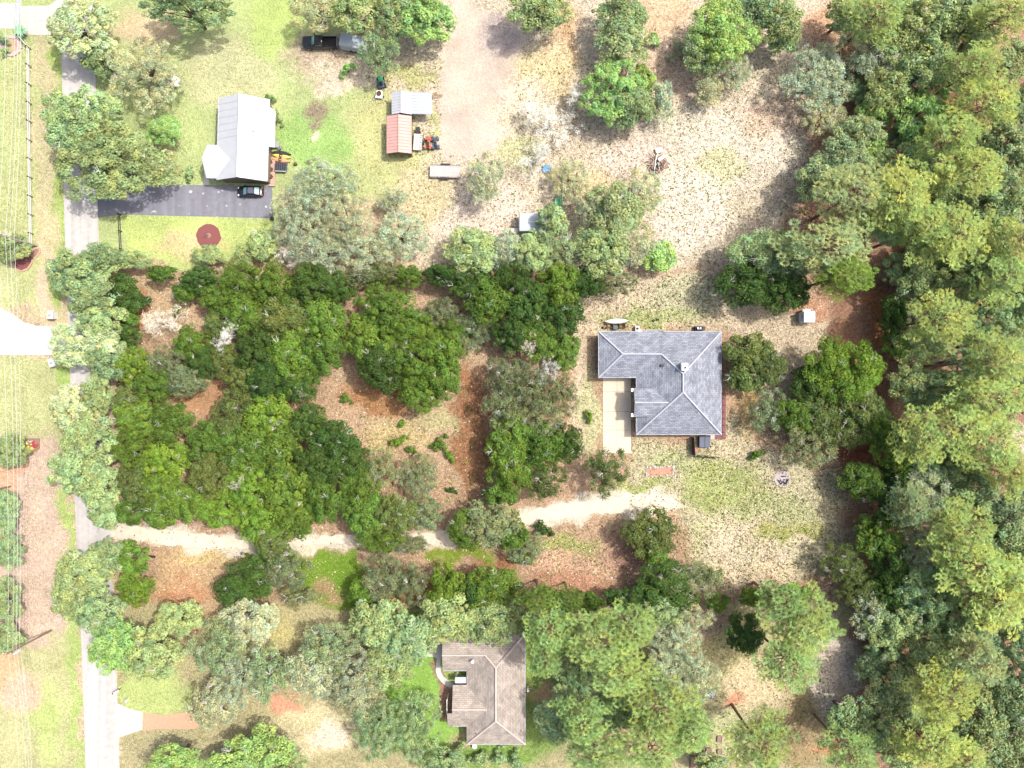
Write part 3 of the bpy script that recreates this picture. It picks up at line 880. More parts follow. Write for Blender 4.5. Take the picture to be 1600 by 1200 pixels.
MB().box((-10.75, -53.4, 2.5), (.12, 2.6, .12)).build('porch_beam', M['white'], H4)
for yy in (-52.2, -56.2):
    MB().box((-10.7, yy, 1.25), (.14, .14, 2.5)).build('porch_post', M['white'], H4)


# ------------------------------------------------------------------ sheds
def shed(name, label, x0, y0, x1, y1, eave, rise, rmat, wmat, ribs=8, ridge_along_y=True):
    p0, p1 = W(x0, y1, eave), W(x1, y0, eave)
    s = thing(name, label, 'shed', ((p0.x + p1.x) / 2, (p0.y + p1.y) / 2, 0))
    hx, hy = (p1.x - p0.x) / 2, (p1.y - p0.y) / 2
    for sg in (-1, 1):
        pts = [(sg * hx, -hy, eave), (sg * hx, hy, eave), (0, hy, eave + rise), (0, -hy, eave + rise)]
        n = (Vector(pts[1]) - Vector(pts[0])).cross(Vector(pts[2]) - Vector(pts[0]))
        rs = MB().slab(pts if n.z > 0 else pts[::-1], .06).build('roof_slope', rmat, s)
        for i in range(ribs + 1):
            yy = -hy + .03 + (2 * hy - .06) * i / ribs
            MB().tube([(sg * hx * .995, yy, eave + .03), (sg * .04, yy, eave + rise + .03)], .03, 4).build('rib', rmat, rs)
    MB().tube([(0, -hy, eave + rise + .04), (0, hy, eave + rise + .04)], .09, 5).build('ridge_cap', rmat, s)
    ix, iy = hx - .2, hy - .25
    for cxy, dd in (((-ix, 0), (.08, 2 * iy)), ((ix, 0), (.08, 2 * iy)), ((0, iy), (2 * ix - .1, .08))):
        MB().box((*cxy, eave / 2), (*dd, eave)).build('wall', wmat, s)
    MB().poly([(-ix, iy, eave), (ix, iy, eave), (0, iy, eave + rise - .08)]).build('gable_wall', wmat, s)
    for px_ in (-ix, 0.35, ix):
        MB().box((px_, -iy, eave / 2), (.12, .12, eave)).build('post', M['wood'], s)
    return s, hx, hy


s1, hx_, hy_ = shed('white_roof_shed', 'small white metal-roofed shed joined to the red-roofed shed', 612, 144, 643, 179, 2.5, .75, M['metal_white'], M['siding'])
s2, hx_, hy_ = shed('red_roof_shed', 'open-fronted shed with faded red metal roof', 604, 181, 643, 240, 2.4, .75, M['metal_red'], M['siding'], 12)
p0, p1 = W(643, 178, 2.5), W(675, 144, 2.5)
ln = thing('lean_to', 'galvanised flat lean-to roof against the white-roofed shed', 'lean-to', ((p0.x + p1.x) / 2, (p0.y + p1.y) / 2, 0))
lx, ly = (p1.x - p0.x) / 2 - .05, (p1.y - p0.y) / 2
MB().slab([(-lx, -ly, 2.55), (lx, -ly, 2.3), (lx, ly, 2.3), (-lx, ly, 2.55)], .05).build('roof_panel', M['metal_blue'], ln)
for i in range(8):
    yy = -ly + .1 + (2 * ly - .2) * i / 7
    MB().tube([(-lx, yy, 2.585), (lx, yy, 2.335)], .035, 4).build('roof_rib', M['metal_blue'], ln)
for sx in (-1, 1):
    for sy in (-1, 1):
        MB().box((sx * (lx - .15), sy * (ly - .15), 1.15), (.1, .1, 2.3)).build('post', M['wood'], ln)
for k_ in range(3):
    bd = MB().box((0, 0, 0), (1.9, .09, .05), R(3 * k_ - 2)).build('plank', M['mulch_brown'])
    bd.location = W(683, 147 + 2.2 * k_, .4)
    tag(bd, ['topmost', 'middle', 'lowest'][k_] + ' of three long brown planks jutting past the lean-to', 'plank', 'planks beside the lean-to')

# long grey-roofed trailer half under trees
tc_ = W(845, 347, 2.6)
tr = thing('camper_trailer', 'long camper with pale grey roof half under the trees', 'trailer', (tc_.x, tc_.y, 0))
MB().loft([rrect(x, w, .55, z, .18) for x, w, z in ((-3.62, 2.9, 2.5), (-3.5, 3.05, 2.62), (3.5, 3.05, 2.62), (3.62, 2.9, 2.5))]).build('body', M['metal_white'], tr)
MB().box((0, 0, 2.64), (7.0, 2.9, .06)).build('roof_panel', M['metal_blue'], tr)
MB().box((0, .05, 2.69), (6.8, .12, .05)).build('roof_seam', M['white'], tr)
MB().box((1.3, 0, 2.82), (.9, .7, .24), 0, .85).build('air_unit', M['white'], tr)
MB().tube([(-3.6, -.8, .5), (-4.9, -.95, .5)], .06, 6).tube([(-3.6, -1.4, .5), (-4.9, -1.1, .5)], .06, 6).build('tongue', M['steel'], tr)
MB().box((-4.35, -1.05, .8), (1.25, .72, .45)).build('tongue_box', M['white'], tr)
for sx in (-.6, .5):
    for sy in (-1, 1):
        w_ = MB().tube([(sx, sy * 1.32, .35), (sx, sy * 1.54, .35)], .35, 12).build('wheel', M['rubber'], tr)
        MB().tube([(sx, sy * 1.5, .35), (sx, sy * 1.56, .35)], .18, 10).build('hub', M['chrome'], w_)
for wx in (-2.3, 0.6, 2.4):
    MB().box((wx, -1.53, 1.75), (.9, .04, .55)).build('window', M['glass'], tr)


# ------------------------------------------------------------------ vehicles
def wheel(parent, x, y, r=.36, w=.24):
    s = 1 if y > 0 else -1
    t = MB().tube([(x, y - w / 2, r), (x, y + w / 2, r)], r, 14).build('wheel', M['rubber'], parent)
    MB().tube([(x, y + s * w * .4, r), (x, y + s * (w / 2 + .02), r)], r * .62, 10).build('rim', M['chrome'], t)


def pickup(loc, rz):
    t = thing('pickup_truck', 'black pickup truck parked under trees near the field', 'pickup', loc, rz)
    MB().loft([rrect(x, w, .42, z, .16) for x, w, z in ((2.92, 1.6, .95), (2.8, 1.86, 1.06), (2.2, 1.96, 1.12), (1.2, 2.0, 1.17), (-.55, 2.0, 1.14))]).build('body', M['black'], t)
    MB().loft([rrect(x, w, z0, z, .18) for x, w, z0, z in ((1.32, 1.72, 1.05, 1.2), (.62, 1.62, 1.05, 1.86), (-.2, 1.6, 1.05, 1.92), (-.62, 1.64, 1.05, 1.88), (-.72, 1.7, 1.05, 1.2))]).build('cab', M['black'], t)
    MB().poly([(1.31, -.74, 1.24), (1.31, .74, 1.24), (.69, .66, 1.865), (.69, -.66, 1.865)]).build('windscreen', M['glass_blue'], t)
    MB().poly([(-.75, .7, 1.24), (-.75, -.7, 1.24), (-.655, -.62, 1.8), (-.655, .62, 1.8)]).build('rear_window', M['glass'], t)
    for s in (-1, 1):
        MB().poly([(1.05, s * .865, 1.25), (-.5, s * .865, 1.25), (-.4, s * .835, 1.75), (.62, s * .835, 1.75)][::s]).build('side_window', M['glass'], t)
        MB().box((.85, s * 1.1, 1.22), (.16, .26, .2)).build('mirror', M['dark'], t)
        MB().box((2.86, s * .68, .86), (.14, .42, .2)).build('headlight', M['chrome'], t)
        MB().box((-1.8, s * .94, .86), (2.35, .12, .62)).build('bed_side', M['black'], t)
        MB().box((-1.8, s * .93, 1.185), (2.3, .1, .03)).build('bed_rail', M['steel'] if s < 0 else M['dark'], t)
        MB().box((-2.98, s * .88, .9), (.06, .12, .34)).build('tail_light', M['red'], t)
        for x in (1.95, -1.75):
            wheel(t, x, s * .88, .38, .26)
    MB().box((-1.75, 0, .58), (2.3, 1.76, .08)).build('bed_floor', M['dark'], t)
    MB().box((-2.93, 0, .86), (.09, 1.74, .6)).build('tailgate', M['black'], t)
    MB().box((-2.93, 0, 1.175), (.1, 1.72, .03)).build('tailgate_trim', M['steel'], t)
    MB().box((-.55, .3, 1.94), (.12, .3, .05)).build('cab_light', M['white'], t)
    MB().box((-3.06, 0, .5), (.14, 1.8, .2)).build('bumper', M['chrome'], t)
    return t


def sedan(loc, rz):
    t = thing('car', 'black car parked on the dark asphalt driveway', 'car', loc, rz)
    MB().loft([rrect(x, w, .22, z, .2) for x, w, z in ((2.16, 1.2, .52), (2.05, 1.55, .66), (1.6, 1.74, .78), (.9, 1.8, .86), (-.9, 1.82, .92), (-1.7, 1.74, .92), (-2.1, 1.5, .8), (-2.18, 1.3, .6))]).build('body', M['black'], t, True)
    MB().loft([rrect(x, w, .8, z, .2) for x, w, z in ((1.05, 1.5, .88), (.3, 1.34, 1.34), (-.3, 1.32, 1.4), (-.9, 1.34, 1.36), (-1.65, 1.5, .96))]).build('cabin', M['black'], t, True)
    MB().poly([(1.03, -.62, .93), (1.03, .62, .93), (.36, .54, 1.345), (.36, -.54, 1.345)]).build('windscreen', M['glass_blue'], t)
    MB().poly([(-1.62, .62, 1.0), (-1.62, -.62, 1.0), (-.98, -.54, 1.36), (-.98, .54, 1.36)]).build('rear_window', M['glass_blue'], t)
    MB().box((-.3, 0, 1.405), (.9, .95, .02)).build('sunroof', M['spa_cover'], t)
    for s in (-1, 1):
        MB().poly([(.85, s * .79, .93), (-1.3, s * .79, .95), (-.85, s * .7, 1.3), (.25, s * .7, 1.3)][::s]).build('side_window', M['glass'], t)
        MB().box((.75, s * .96, .92), (.14, .2, .13)).build('mirror', M['black'], t)
        MB().box((1.93, s * .6, .66), (.22, .3, .12)).build('headlight', M['white'], t)
        MB().box((-2.04, s * .6, .8), (.16, .3, .12)).build('tail_light', M['red'], t)
        for x in (1.3, -1.32):
            wheel(t, x, s * .8, .31, .2)
    return t


pickup(W(502, 70), math.pi)
sedan(W(393, 301), math.pi)


def utility_trailer(name, label, loc, rz, L, Wd, deck_mat, planks=7, rails=True, box=0.0, group=None):
    t = thing(name, label, 'trailer', loc, rz, group)
    for i in range(planks):
        yy = -Wd / 2 + Wd * (i + .5) / planks
        MB().box((0, yy, .62), (L, Wd / planks - .025, .05)).build('plank', deck_mat, t)
    MB().box((0, Wd / 2 + .03, .58), (L + .1, .07, .14)).box((0, -Wd / 2 - .03, .58), (L + .1, .07, .14)).box((L / 2 + .03, 0, .58), (.07, Wd, .14)).box((-L / 2 - .03, 0, .58), (.07, Wd, .14)).build('frame', M['steel'], t)
    if rails:
        for s in (-1, 1):
            MB().tube([(-L / 2, s * (Wd / 2 + .03), .95), (L / 2, s * (Wd / 2 + .03), .95)], .03, 5).build('rail', M['dark'], t)
            for i in range(5):
                MB().tube([(-L / 2 + L * i / 4, s * (Wd / 2 + .03), .6), (-L / 2 + L * i / 4, s * (Wd / 2 + .03), .96)], .025, 5).build('rail_post', M['dark'], t)
    MB().tube([(-L / 2, .5, .52), (-L / 2 - 1.1, 0, .5), (-L / 2, -.5, .52)], .05, 5).build('tongue', M['dark'], t)
    MB().tube([(-L / 2 - 1.0, 0, .02), (-L / 2 - 1.0, 0, .75)], .05, 6).build('jack', M['steel'], t)
    for s in (-1, 1):
        wheel(t, .35, s * (Wd / 2 + .2), .34, .2)
        wheel(t, -.4, s * (Wd / 2 + .2), .34, .2)
        MB().box((0, s * (Wd / 2 + .2), .74), (1.6, .28, .05)).build('fender', M['dark'], t)
    return t


utility_trailer('flatbed_trailer', 'flatbed trailer with pale worn plank deck below the red-roofed shed', W(696, 269.5), R(-1.5), 4.95, 1.9, M['deck_pale'])
# covered trailer behind the pickup
t = thing('cargo_trailer', 'grey cargo trailer half under trees behind the black pickup', 'trailer', W(556, 73), R(-12))
MB().loft([rrect(x, w, .4, z, .1) for x, w, z in ((-2.3, 2.0, 1.9), (-2.2, 2.1, 2.0), (2.2, 2.1, 2.0), (2.3, 2.0, 1.9))]).build('body', M['metal_white'], t)
MB().box((0, 0, 2.02), (4.4, 1.9, .05)).build('roof_panel', M['metal_blue'], t)
MB().box((0, -1.07, .55), (4.5, .06, .14)).build('side_trim', M['white'], t)
MB().tube([(-2.3, .5, .45), (-3.3, 0, .45), (-2.3, -.5, .45)], .05, 5).build('tongue', M['dark'], t)
for s in (-1, 1):
    for x in (-.4, .4):
        wheel(t, x, s * 1.1, .33, .2)

# rack trailer with white boards beside the red shed
t = thing('rack_trailer', 'narrow trailer loaded with white boards beside the red-roofed shed', 'trailer', W(653.5, 224), R(86))
for i in range(4):
    MB().box((0, -.55 + .36 * i, .7), (2.75, .32, .08)).build('plank', M['stone'], t)
for i in range(7):
    MB().box((-1.2 + .4 * i, -.62, .86), (.1, .3, .22)).build('stake', M['white'], t)
MB().box((0, .78, .62), (2.9, .08, .16)).box((0, -.85, .62), (2.9, .08, .16)).build('frame', M['dark'], t)
MB().box((1.95, .1, .6), (1.0, .7, .6), R(14)).build('tool_box', M['dark'], t)
MB().tube([(-1.4, 0, .5), (-2.0, -.1, .5)], .06, 5).build('tongue', M['dark'], t)
for s in (-1, 1):
    wheel(t, 0, s * .95, .3, .18)


def quad_bike(label, loc, rz, pm, group):
    t = thing('quad_bike', label, 'quad bike', loc, rz, group)
    MB().loft([rrect(x, w, .42, z, .1) for x, w, z in ((.92, .5, .62), (.75, .72, .74), (.3, .5, .8), (-.25, .44, .74), (-.85, .66, .7))]).build('body', pm, t, True)
    MB().loft([rrect(x, w, .72, z, .07) for x, w, z in ((.12, .28, .84), (-.1, .34, .88), (-.6, .38, .88), (-.72, .3, .82))]).build('seat', M['dark'], t, True)
    MB().tube([(.32, -.42, 1.0), (.4, -.15, 1.02), (.42, 0, 1.0), (.4, .15, 1.02), (.32, .42, 1.0)], .03, 6).build('handlebar', M['dark'], t)
    for sx in (.72, -.72):
        for s in (-1, 1):
            MB().box((sx, s * .42, .7), (.62, .34, .05)).build('fender', pm, t)
            wheel(t, sx, s * .48, .28, .24)
    MB().tube([(.95, -.25, .8), (.5, -.25, .82), (.5, .25, .82), (.95, .25, .8), (.95, -.25, .8)], .02, 5).build('front_rack', M['dark'], t)
    MB().tube([(-.95, -.25, .78), (-.6, -.25, .8), (-.6, .25, .8), (-.95, .25, .78), (-.95, -.25, .78)], .02, 5).build('rear_rack', M['dark'], t)
    return t


quad_bike('red quad bike parked beside the board-loaded trailer', W(670, 225), R(84), M['red'], 'quad bikes by the sheds')
quad_bike('dark blue quad bike at the edge of the sandy arena', W(681, 225), R(96), surf('slate_paint', alb((96, 108, 130)), .4), 'quad bikes by the sheds')

# green riding mower and white cart
t = thing('riding_mower', 'green riding mower with dark hood above the white cart', 'mower', W(596, 130), R(100))
MB().loft([rrect(x, w, .35, z, .1) for x, w, z in ((.95, .6, .7), (.8, .8, .82), (.1, .8, .86), (0, .7, .8))]).build('hood', M['green'], t)
MB().box((-.5, .05, .5), (1.1, 1.15, .3), 0, .9).build('deck', M['spa_cover'], t)
MB().box((-.45, 0, .85), (.5, .55, .16), 0, .85).build('seat', M['dark'], t)
MB().tube([(-.05, 0, .8), (-.2, 0, 1.05)], .03, 6).build('steering_column', M['dark'], t)
for x, y, r_ in ((.7, .48, .22), (.7, -.48, .22), (-.6, .58, .32), (-.6, -.58, .32)):
    wheel(t, x, y, r_, .24)
t = thing('garden_cart', 'white cart carrying a brown round basket above the white-roofed shed', 'cart', W(593.5, 149), R(-6))
MB().prism([(-.62, -.68), (.62, -.68), (.48, .62), (-.48, .62)], .42, .56).build('tray', M['white'], t)
MB().lathe((0, .05, .58), [(.36, 0), (.4, .22), (.3, .3), (.26, .1)], 12).build('basket', M['orange'] if False else M['brown'], t)
MB().tube([(-.35, .62, .45), (-.2, 1.1, .6), (.2, 1.1, .6), (.35, .62, .45)], .03, 5).build('handle', M['dark'], t)
for x in (-.62, .62):
    wheel(t, x, -.3, .24, .14)


# ------------------------------------------------------------------ things around the grey-roofed house
# canoe on a rack
t = thing('canoe', 'white upturned canoe on a brown rack against the grey-roofed house', 'canoe', W(962, 502.5), R(2))
rings = []
for i in range(13):
    u = -1 + 2 * i / 12
    w_ = .42 * (1 - abs(u) ** 2.4) + .02
    h_ = .36 * (1 - .35 * u * u)
    rings.append([(u * 2.05, w_ * math.cos(a_), 0.75 + h_ * math.sin(a_)) for a_ in [math.pi * j / 8 for j in range(9)]])
MB().loft(rings).build('hull', M['white'], t, True)
MB().tube([(-2.0, 0, 1.02), (-1, 0, 1.115), (0, 0, 1.125), (1, 0, 1.115), (2.0, 0, 1.02)], .025, 5).build('keel', M['white'], t)
t = thing('boat_rack', 'brown timber rack under the white canoe', 'rack', W(962, 509))
for x in (-1.5, -.5, .6, 1.5):
    MB().box((x, .1, .36), (.14, 1.1, .72)).build('trestle', M['brown'], t)
MB().box((0, -.3, .66), (3.6, .12, .1)).box((0, .3, .66), (3.6, .12, .1)).build('beam', M['brown'], t)
MB().box((-.15, -.35, .8), (.8, .7, .25), 0, .9).build('crate', M['spa_cover'], t)
MB().box((-1.9, -.2, .35), (.5, .4, .5), .4).build('log_pile', M['wood'], t)
t = thing('heat_pump', 'white heat pump between canoe and eave of grey-roofed house', 'heat pump', W(994.5, 515))
MB().box((0, .1, .45), (.62, .8, .9)).build('cabinet', M['white'], t)
MB().lathe((0, .1, .9), [(.24, 0), (.24, .03), (.05, .04)], 12).build('fan_grille', M['dark'], t)
MB().lathe((.55, -.25, 0), [(.3, 0), (.3, .35), (.24, .36), (.24, .2)], 12).build('hose_pot', M['white'], t)
t = thing('grill', 'black grill with white items against the upper eave near the ridge corner', 'grill', W(1091, 514.5))
MB().box((0, .1, .55), (1.5, .75, .7), 0, .92).build('cabinet', M['dark'], t)
MB().loft([rrect(x, w, .9, z, .15) for x, w, z in ((-.55, .5, 1.1), (-.45, .62, 1.2), (.3, .62, 1.2), (.4, .5, 1.1))]).build('lid', M['black'], t)
MB().box((-.35, .1, 1.22), (.25, .3, .1)).box((.05, .16, 1.22), (.2, .22, .1)).build('towel', M['white'], t)
MB().box((.75, .1, .85), (.35, .5, .05)).build('side_shelf', M['dark'], t)
for i, (x, y) in enumerate(((1021, 501), (1027.5, 499.5))):
    o = MB().lathe(W(x, y), [(.2, 0), (.22, .22), (.16, .26), (.12, .2)], 10).build('plant_pot', M['dark'])
    tag(o, ['lower', 'upper'][i] + ' of two small dark pots on the grass above the roof', 'pot', 'dark pots on the grass')

# spa, red deck, privacy fence
dk = thing('red_deck', 'narrow red-stained deck along the house wall', 'deck', (0, 0, 0))
p0, p1 = W(1123, 614, .4), W(1134, 686, .4)
nb = 18
for i in range(nb):
    ya, yb = p0.y + (p1.y - p0.y) * i / nb, p0.y + (p1.y - p0.y) * (i + 1) / nb
    MB().box(((p0.x + p1.x) / 2, (ya + yb) / 2, .4), (p1.x - p0.x, abs(ya - yb) - .03, .06)).build('plank', M['deck_red'], dk)
p0, p1 = W(1110, 680, .4), W(1123, 686, .4)
for i in range(4):
    xa = p0.x + (p1.x - p0.x) * (i + .5) / 4
    MB().box((xa, (p0.y + p1.y) / 2, .4), ((p1.x - p0.x) / 4 - .03, abs(p1.y - p0.y), .06)).build('plank', M['deck_red'] if i > 1 else M['deck_pale'], dk)
rp0, rp1 = W(1132.3, 612, .9), W(1132.3, 686, .9)
MB().box(((rp0.x + rp1.x) / 2, (rp0.y + rp1.y) / 2, 1.0), (.08, abs(rp0.y - rp1.y), .06)).build('handrail', M['deck_red'], dk)
for i in range(8):
    yy = rp0.y + (rp1.y - rp0.y) * i / 7
    MB().box((rp0.x, yy, .7), (.08, .08, .6)).build('baluster', M['deck_red'], dk)
t = thing('hot_tub', 'square hot tub with slate-grey cover below the grey roof', 'hot tub', W(1099, 690))
MB().loft([[(s[0] * k_, s[1] * k_, z) for s in ((-.75, -.95), (.75, -.95), (.95, -.75), (.95, .75), (.75, .95), (-.75, .95), (-.95, .75), (-.95, -.75))] for k_, z in ((.97, 0), (1, .1), (1, .8))]).build('tub', M['dark'], t)
for sx in (-1, 1):
    MB().box((sx * .46, 0, .87), (.88, 1.85, .12), 0, .97).build('cover', M['spa_cover'], t)
t = thing('privacy_fence', 'dark L-shaped privacy fence around the hot tub', 'fence', (0, 0, 0))
f0, f1, f2 = W(1081, 683), W(1082, 710), W(1122, 714.5)
for (pa, pb, n_) in ((f0, f1, 10), (f1, f2, 15)):
    for i in range(n_):
        pm_ = pa.lerp(pb, (i + .5) / n_)
        ang = math.atan2(pb.y - pa.y, pb.x - pa.x)
        hgt = 1.8 if pb is f1 else 1.8 - .5 * i / n_
        MB().box((pm_.x, pm_.y, hgt / 2), ((pb - pa).length / n_ - .015, .05, hgt), ang).build('board', M['wood_grey'] if i % 4 == 0 and pb is f2 else M['fence_dark'], t)
for p_ in (f0, f1, f1.lerp(f2, .5), f2):
    MB().box((p_.x, p_.y, .95), (.12, .12, 1.9 if p_ is not f2 else 1.4)).build('post', M['wood'], t)
t = thing('patio_chair', 'small red and brown chair inside the privacy fence corner', 'chair', W(1086, 704), R(30))
MB().box((0, 0, .42), (.5, .5, .06)).build('seat', M['red'], t)
MB().box((-.24, 0, .7), (.05, .5, .55)).build('backrest', M['brown'], t)
for sx in (-1, 1):
    for sy in (-1, 1):
        MB().tube([(sx * .2, sy * .2, 0), (sx * .2, sy * .2, .42)], .025, 5).build('leg', M['brown'], t)

# basketball-like driveway hoop ring mark is left; round drain cover on the drive
o = MB().lathe(W(947, 683, .05), [(.32, 0), (.34, .02), (.3, .03), (.05, .025)], 14).build('drain_cover', M['concrete_grey'])
tag(o, 'round drain cover on the concrete driveway of the grey-roofed house', 'drain cover')

# fire pit
t = thing('fire_pit', 'round ash fire pit with charred logs in the back yard', 'fire pit', W(1222, 748))
rr = random.Random(3)
MB().prism([(1.45 * math.cos(a_) * rr.uniform(.8, 1.1), 1.45 * math.sin(a_) * rr.uniform(.8, 1.1)) for a_ in [2 * math.pi * i / 18 for i in range(18)]], -.05, .05).build('ash_bed', M['ash'], t)
for i in range(11):
    a_, r_ = rr.uniform(0, 6.28), rr.uniform(.1, .7)
    c_ = Vector((r_ * math.cos(a_) + .1, r_ * math.sin(a_) - .25, .14 + .05 * (i % 3)))
    d_ = Vector((math.cos(a_ * 2.3), math.sin(a_ * 2.3), .15)) * rr.uniform(.25, .55)
    MB().tube([c_ - d_, c_ + d_], [.09, .075], 7).build('log', M['char'] if i % 3 else M['stone'], t)
for i in range(13):
    a_ = 2 * math.pi * i / 13 + rr.uniform(-.1, .1)
    if 1.6 < a_ < 3.0:
        continue
    MB().lathe((1.2 * math.cos(a_), 1.2 * math.sin(a_) - .15, 0), [(.15, 0), (.19, .1), (.12, .22), (.03, .25)], 6).build('stone', M['stone'] if i % 3 else M['paver'], t)

# flower bed with stones
t = thing('garden_bed', 'rectangular bare earth bed edged with pale stones below the concrete driveway', 'garden bed', W(1032, 737), R(2))
MB().prism([(-2.35, -.55), (-1.6, -.85), (2.1, -.6), (2.3, .4), (1.9, .85), (-2.2, .75)], -.05, .07).build('soil', surf('pink_soil', alb((206, 158, 134)), .95, var=.25, scale=4), t)
for i in range(44):
    u = i / 44
    if u < .16:
        x, y = 2.2, -.6 + 1.4 * u / .16
    elif u < .5:
        x, y = 2.2 - 4.4 * (u - .16) / .34, .82
    elif u < .62:
        x, y = -2.3, .8 - 1.5 * (u - .5) / .12
    elif i % 3 == 0:
        x, y = -2.2 + 4.4 * (u - .62) / .38, -.75
    else:
        continue
    s_ = rr.uniform(.09, .2)
    MB().lathe((x + rr.uniform(-.2, .2), y + rr.uniform(-.15, .15), .05), [(s_, 0), (s_ * 1.1, s_ * .6), (s_ * .6, s_ * 1.1), (.02, s_ * 1.15)], 6).build('stone', M['stone'] if rr.random() < .6 else M['paver'], t)

# small white shed
t = thing('white_shed', 'small white flat-topped shed on bare ground near the woods', 'shed', W(1256, 497))
MB().box((0, 0, 1.15), (1.75, 1.75, 2.2)).build('wall', M['white'], t)
MB().box((0, 0, 2.3), (1.85, 1.85, .1)).build('roof', M['metal_white'], t)
MB().box((-1.1, -.1, 1.35), (.45, 1.15, .12)).build('side_awning', M['metal_blue'], t)
MB().box((-.05, 1.15, 1.2), (1.35, .5, .12)).build('rear_awning', M['metal_blue'], t)
MB().box((.25, 1.28, .9), (.9, .3, .5)).build('rear_box', M['white'], t)
MB().box((1.15, .05, .65), (.5, 1.0, .08)).build('side_shelf', M['white'], t)
MB().box((1.2, .3, .8), (.25, .3, .3)).box((1.1, -.1, .8), (.22, .22, .3)).box((1.3, -.2, .8), (.18, .3, .3)).build('tank', M['dark'], t)
for sy in (-1, 1):
    MB().tube([(1.35, .05 + sy * .45, 0), (1.35, .05 + sy * .45, .65)], .03, 5).build('leg', M['steel'], t)
o = MB().box((0, 0, .15), (2.9, .34, .22), R(-9)).build('timber_beam', M['dark'])
o.location = W(230, 868)
tag(o, 'long dark timber beam lying on bare earth below the sand drive', 'timber')

# ------------------------------------------------------------------ things around the white-roofed house
dk = thing('back_deck', 'pinkish deck strip beside the white-roofed house', 'deck', (0, 0, 0))
p0, p1 = W(420, 246, .3), W(430, 291, .3)
for i in range(12):
    ya, yb = p0.y + (p1.y - p0.y) * i / 12, p0.y + (p1.y - p0.y) * (i + 1) / 12
    MB().box(((p0.x + p1.x) / 2, (ya + yb) / 2, .3), (p1.x - p0.x, abs(ya - yb) - .03, .06)).build('plank', surf('pink_wood', alb((216, 182, 166)), .9, var=.15) if i == 0 else bpy.data.materials['pink_wood'], dk)


def kayak(label, x, y, rz, mt, L=3.2, grp='kayaks beside the white-roofed house'):
    t = thing('kayak', label, 'kayak', W(x, y), rz, grp)
    rings = []
    for i in range(11):
        u = -1 + 2 * i / 10
        w_ = .38 * (1 - abs(u) ** 2.2) + .02
        rings.append([(u * L / 2, w_ * math.cos(a_), .3 + (.2 if math.sin(a_) > 0 else .26) * (1 - .3 * u * u) * math.sin(a_)) for a_ in [2 * math.pi * j / 12 for j in range(12)]])
    MB().loft(rings).build('hull', mt, t, True)
    MB().lathe((-.1, 0, .49), [(.3, 0), (.32, .04), (.26, .05), (.24, -.02)], 14).build('cockpit', M['dark'], t)
    MB().box((-.3, 0, .54), (.08, .34, .16)).build('seat', M['dark'], t)
    return t


kayak('orange kayak, lower of the kayaks beside the white-roofed house', 440, 251, R(-9), M['orange'])
kayak('yellow kayak lying between orange and dark kayaks', 441, 245, R(-9), M['yellow'], 3.3)
kayak('dark slim kayak, topmost of the kayaks beside the white-roofed house', 441, 240.5, R(-7), M['dark'], 3.3)


def chair(label, x, y, rz, mt, group):
    t = thing('lawn_chair', label, 'chair', W(x, y), rz, group)
    MB().box((0, 0, .4), (.55, .55, .06)).build('seat', mt, t)
    MB().box((-.28, 0, .68), (.06, .55, .55)).build('backrest', mt, t)
    for s in (-1, 1):
        MB().box((0, s * .3, .58), (.5, .06, .05)).build('armrest', mt, t)
        for sx in (-.22, .22):
            MB().tube([(sx, s * .24, 0), (sx, s * .24, .4)], .025, 5).build('leg', mt, t)
    return t


gp = 'chairs around the patio table'
chair('dark chair at the top of the cluttered patio table', 426, 215, R(-90), M['dark'], gp)
chair('dark chair on the house side of the cluttered patio table', 425, 225, R(0), M['dark'], gp)
chair('pale chair past the far end of the cluttered patio table', 438, 232, R(180), M['steel'], gp)
t = thing('patio_table', 'cluttered grey patio table between chairs and kayaks', 'table', W(431.5, 228))
MB().prism([(-.75, -.5), (.75, -.5), (.75, .5), (-.75, .5)], .7, .75).build('tabletop', M['steel'], t)
for sx in (-.65, .65):
    for sy in (-.4, .4):
        MB().tube([(sx, sy, 0), (sx, sy, .7)], .03, 5).build('leg', M['steel'], t)
MB().box((-.3, .1, .85), (.4, .3, .2)).build('cooler', M['white'], t)
t = thing('smoker_grill', 'large dark grill cart just below the kayaks', 'grill', W(441, 262.5), R(-3))
MB().box((0, 0, .55), (1.9, 1.3, .5)).build('cabinet', M['spa_cover'], t)
for i in range(5):
    MB().box((-.75 + .37 * i, 0, .83), (.28, 1.2, .05)).build('grate', M['dark'], t)
MB().box((0, -.75, .7), (1.9, .16, .06)).build('shelf', M['steel'], t)
for sx in (-.85, .85):
    for sy in (-.55, .55):
        MB().tube([(sx, sy, 0), (sx, sy, .35)], .05, 6).build('leg', M['dark'], t)
o = MB().lathe(W(462, 257), [(.28, 0), (.3, .1), (.26, .42), (.2, .45)], 12).build('stump_stool', M['brown'])
tag(o, 'brown log stool on the grass past the dark grill', 'stool')
for i, (x, y, rz) in enumerate(((424, 254, 20), (425, 266, -15), (425, 277, 40))):
    chair(['topmost', 'middle', 'lowest'][i] + ' brown chair on the pinkish deck strip', x, y, R(rz), M['brown'], 'brown deck chairs')
o = MB().box((0, 0, .35), (.9, .9, .7), .1).build('storage_bin', M['siding'])
o.location = W(420, 164)
tag(o, 'grey-brown storage bin at the upper corner of the white-roofed house', 'bin')
o = MB().lathe(W(426, 342), [(.3, 0), (.32, .4), (.27, .42), (.25, .3)], 10).build('trash_barrel', M['dark'])
tag(o, 'dark barrel at the end corner of the asphalt driveway', 'barrel')
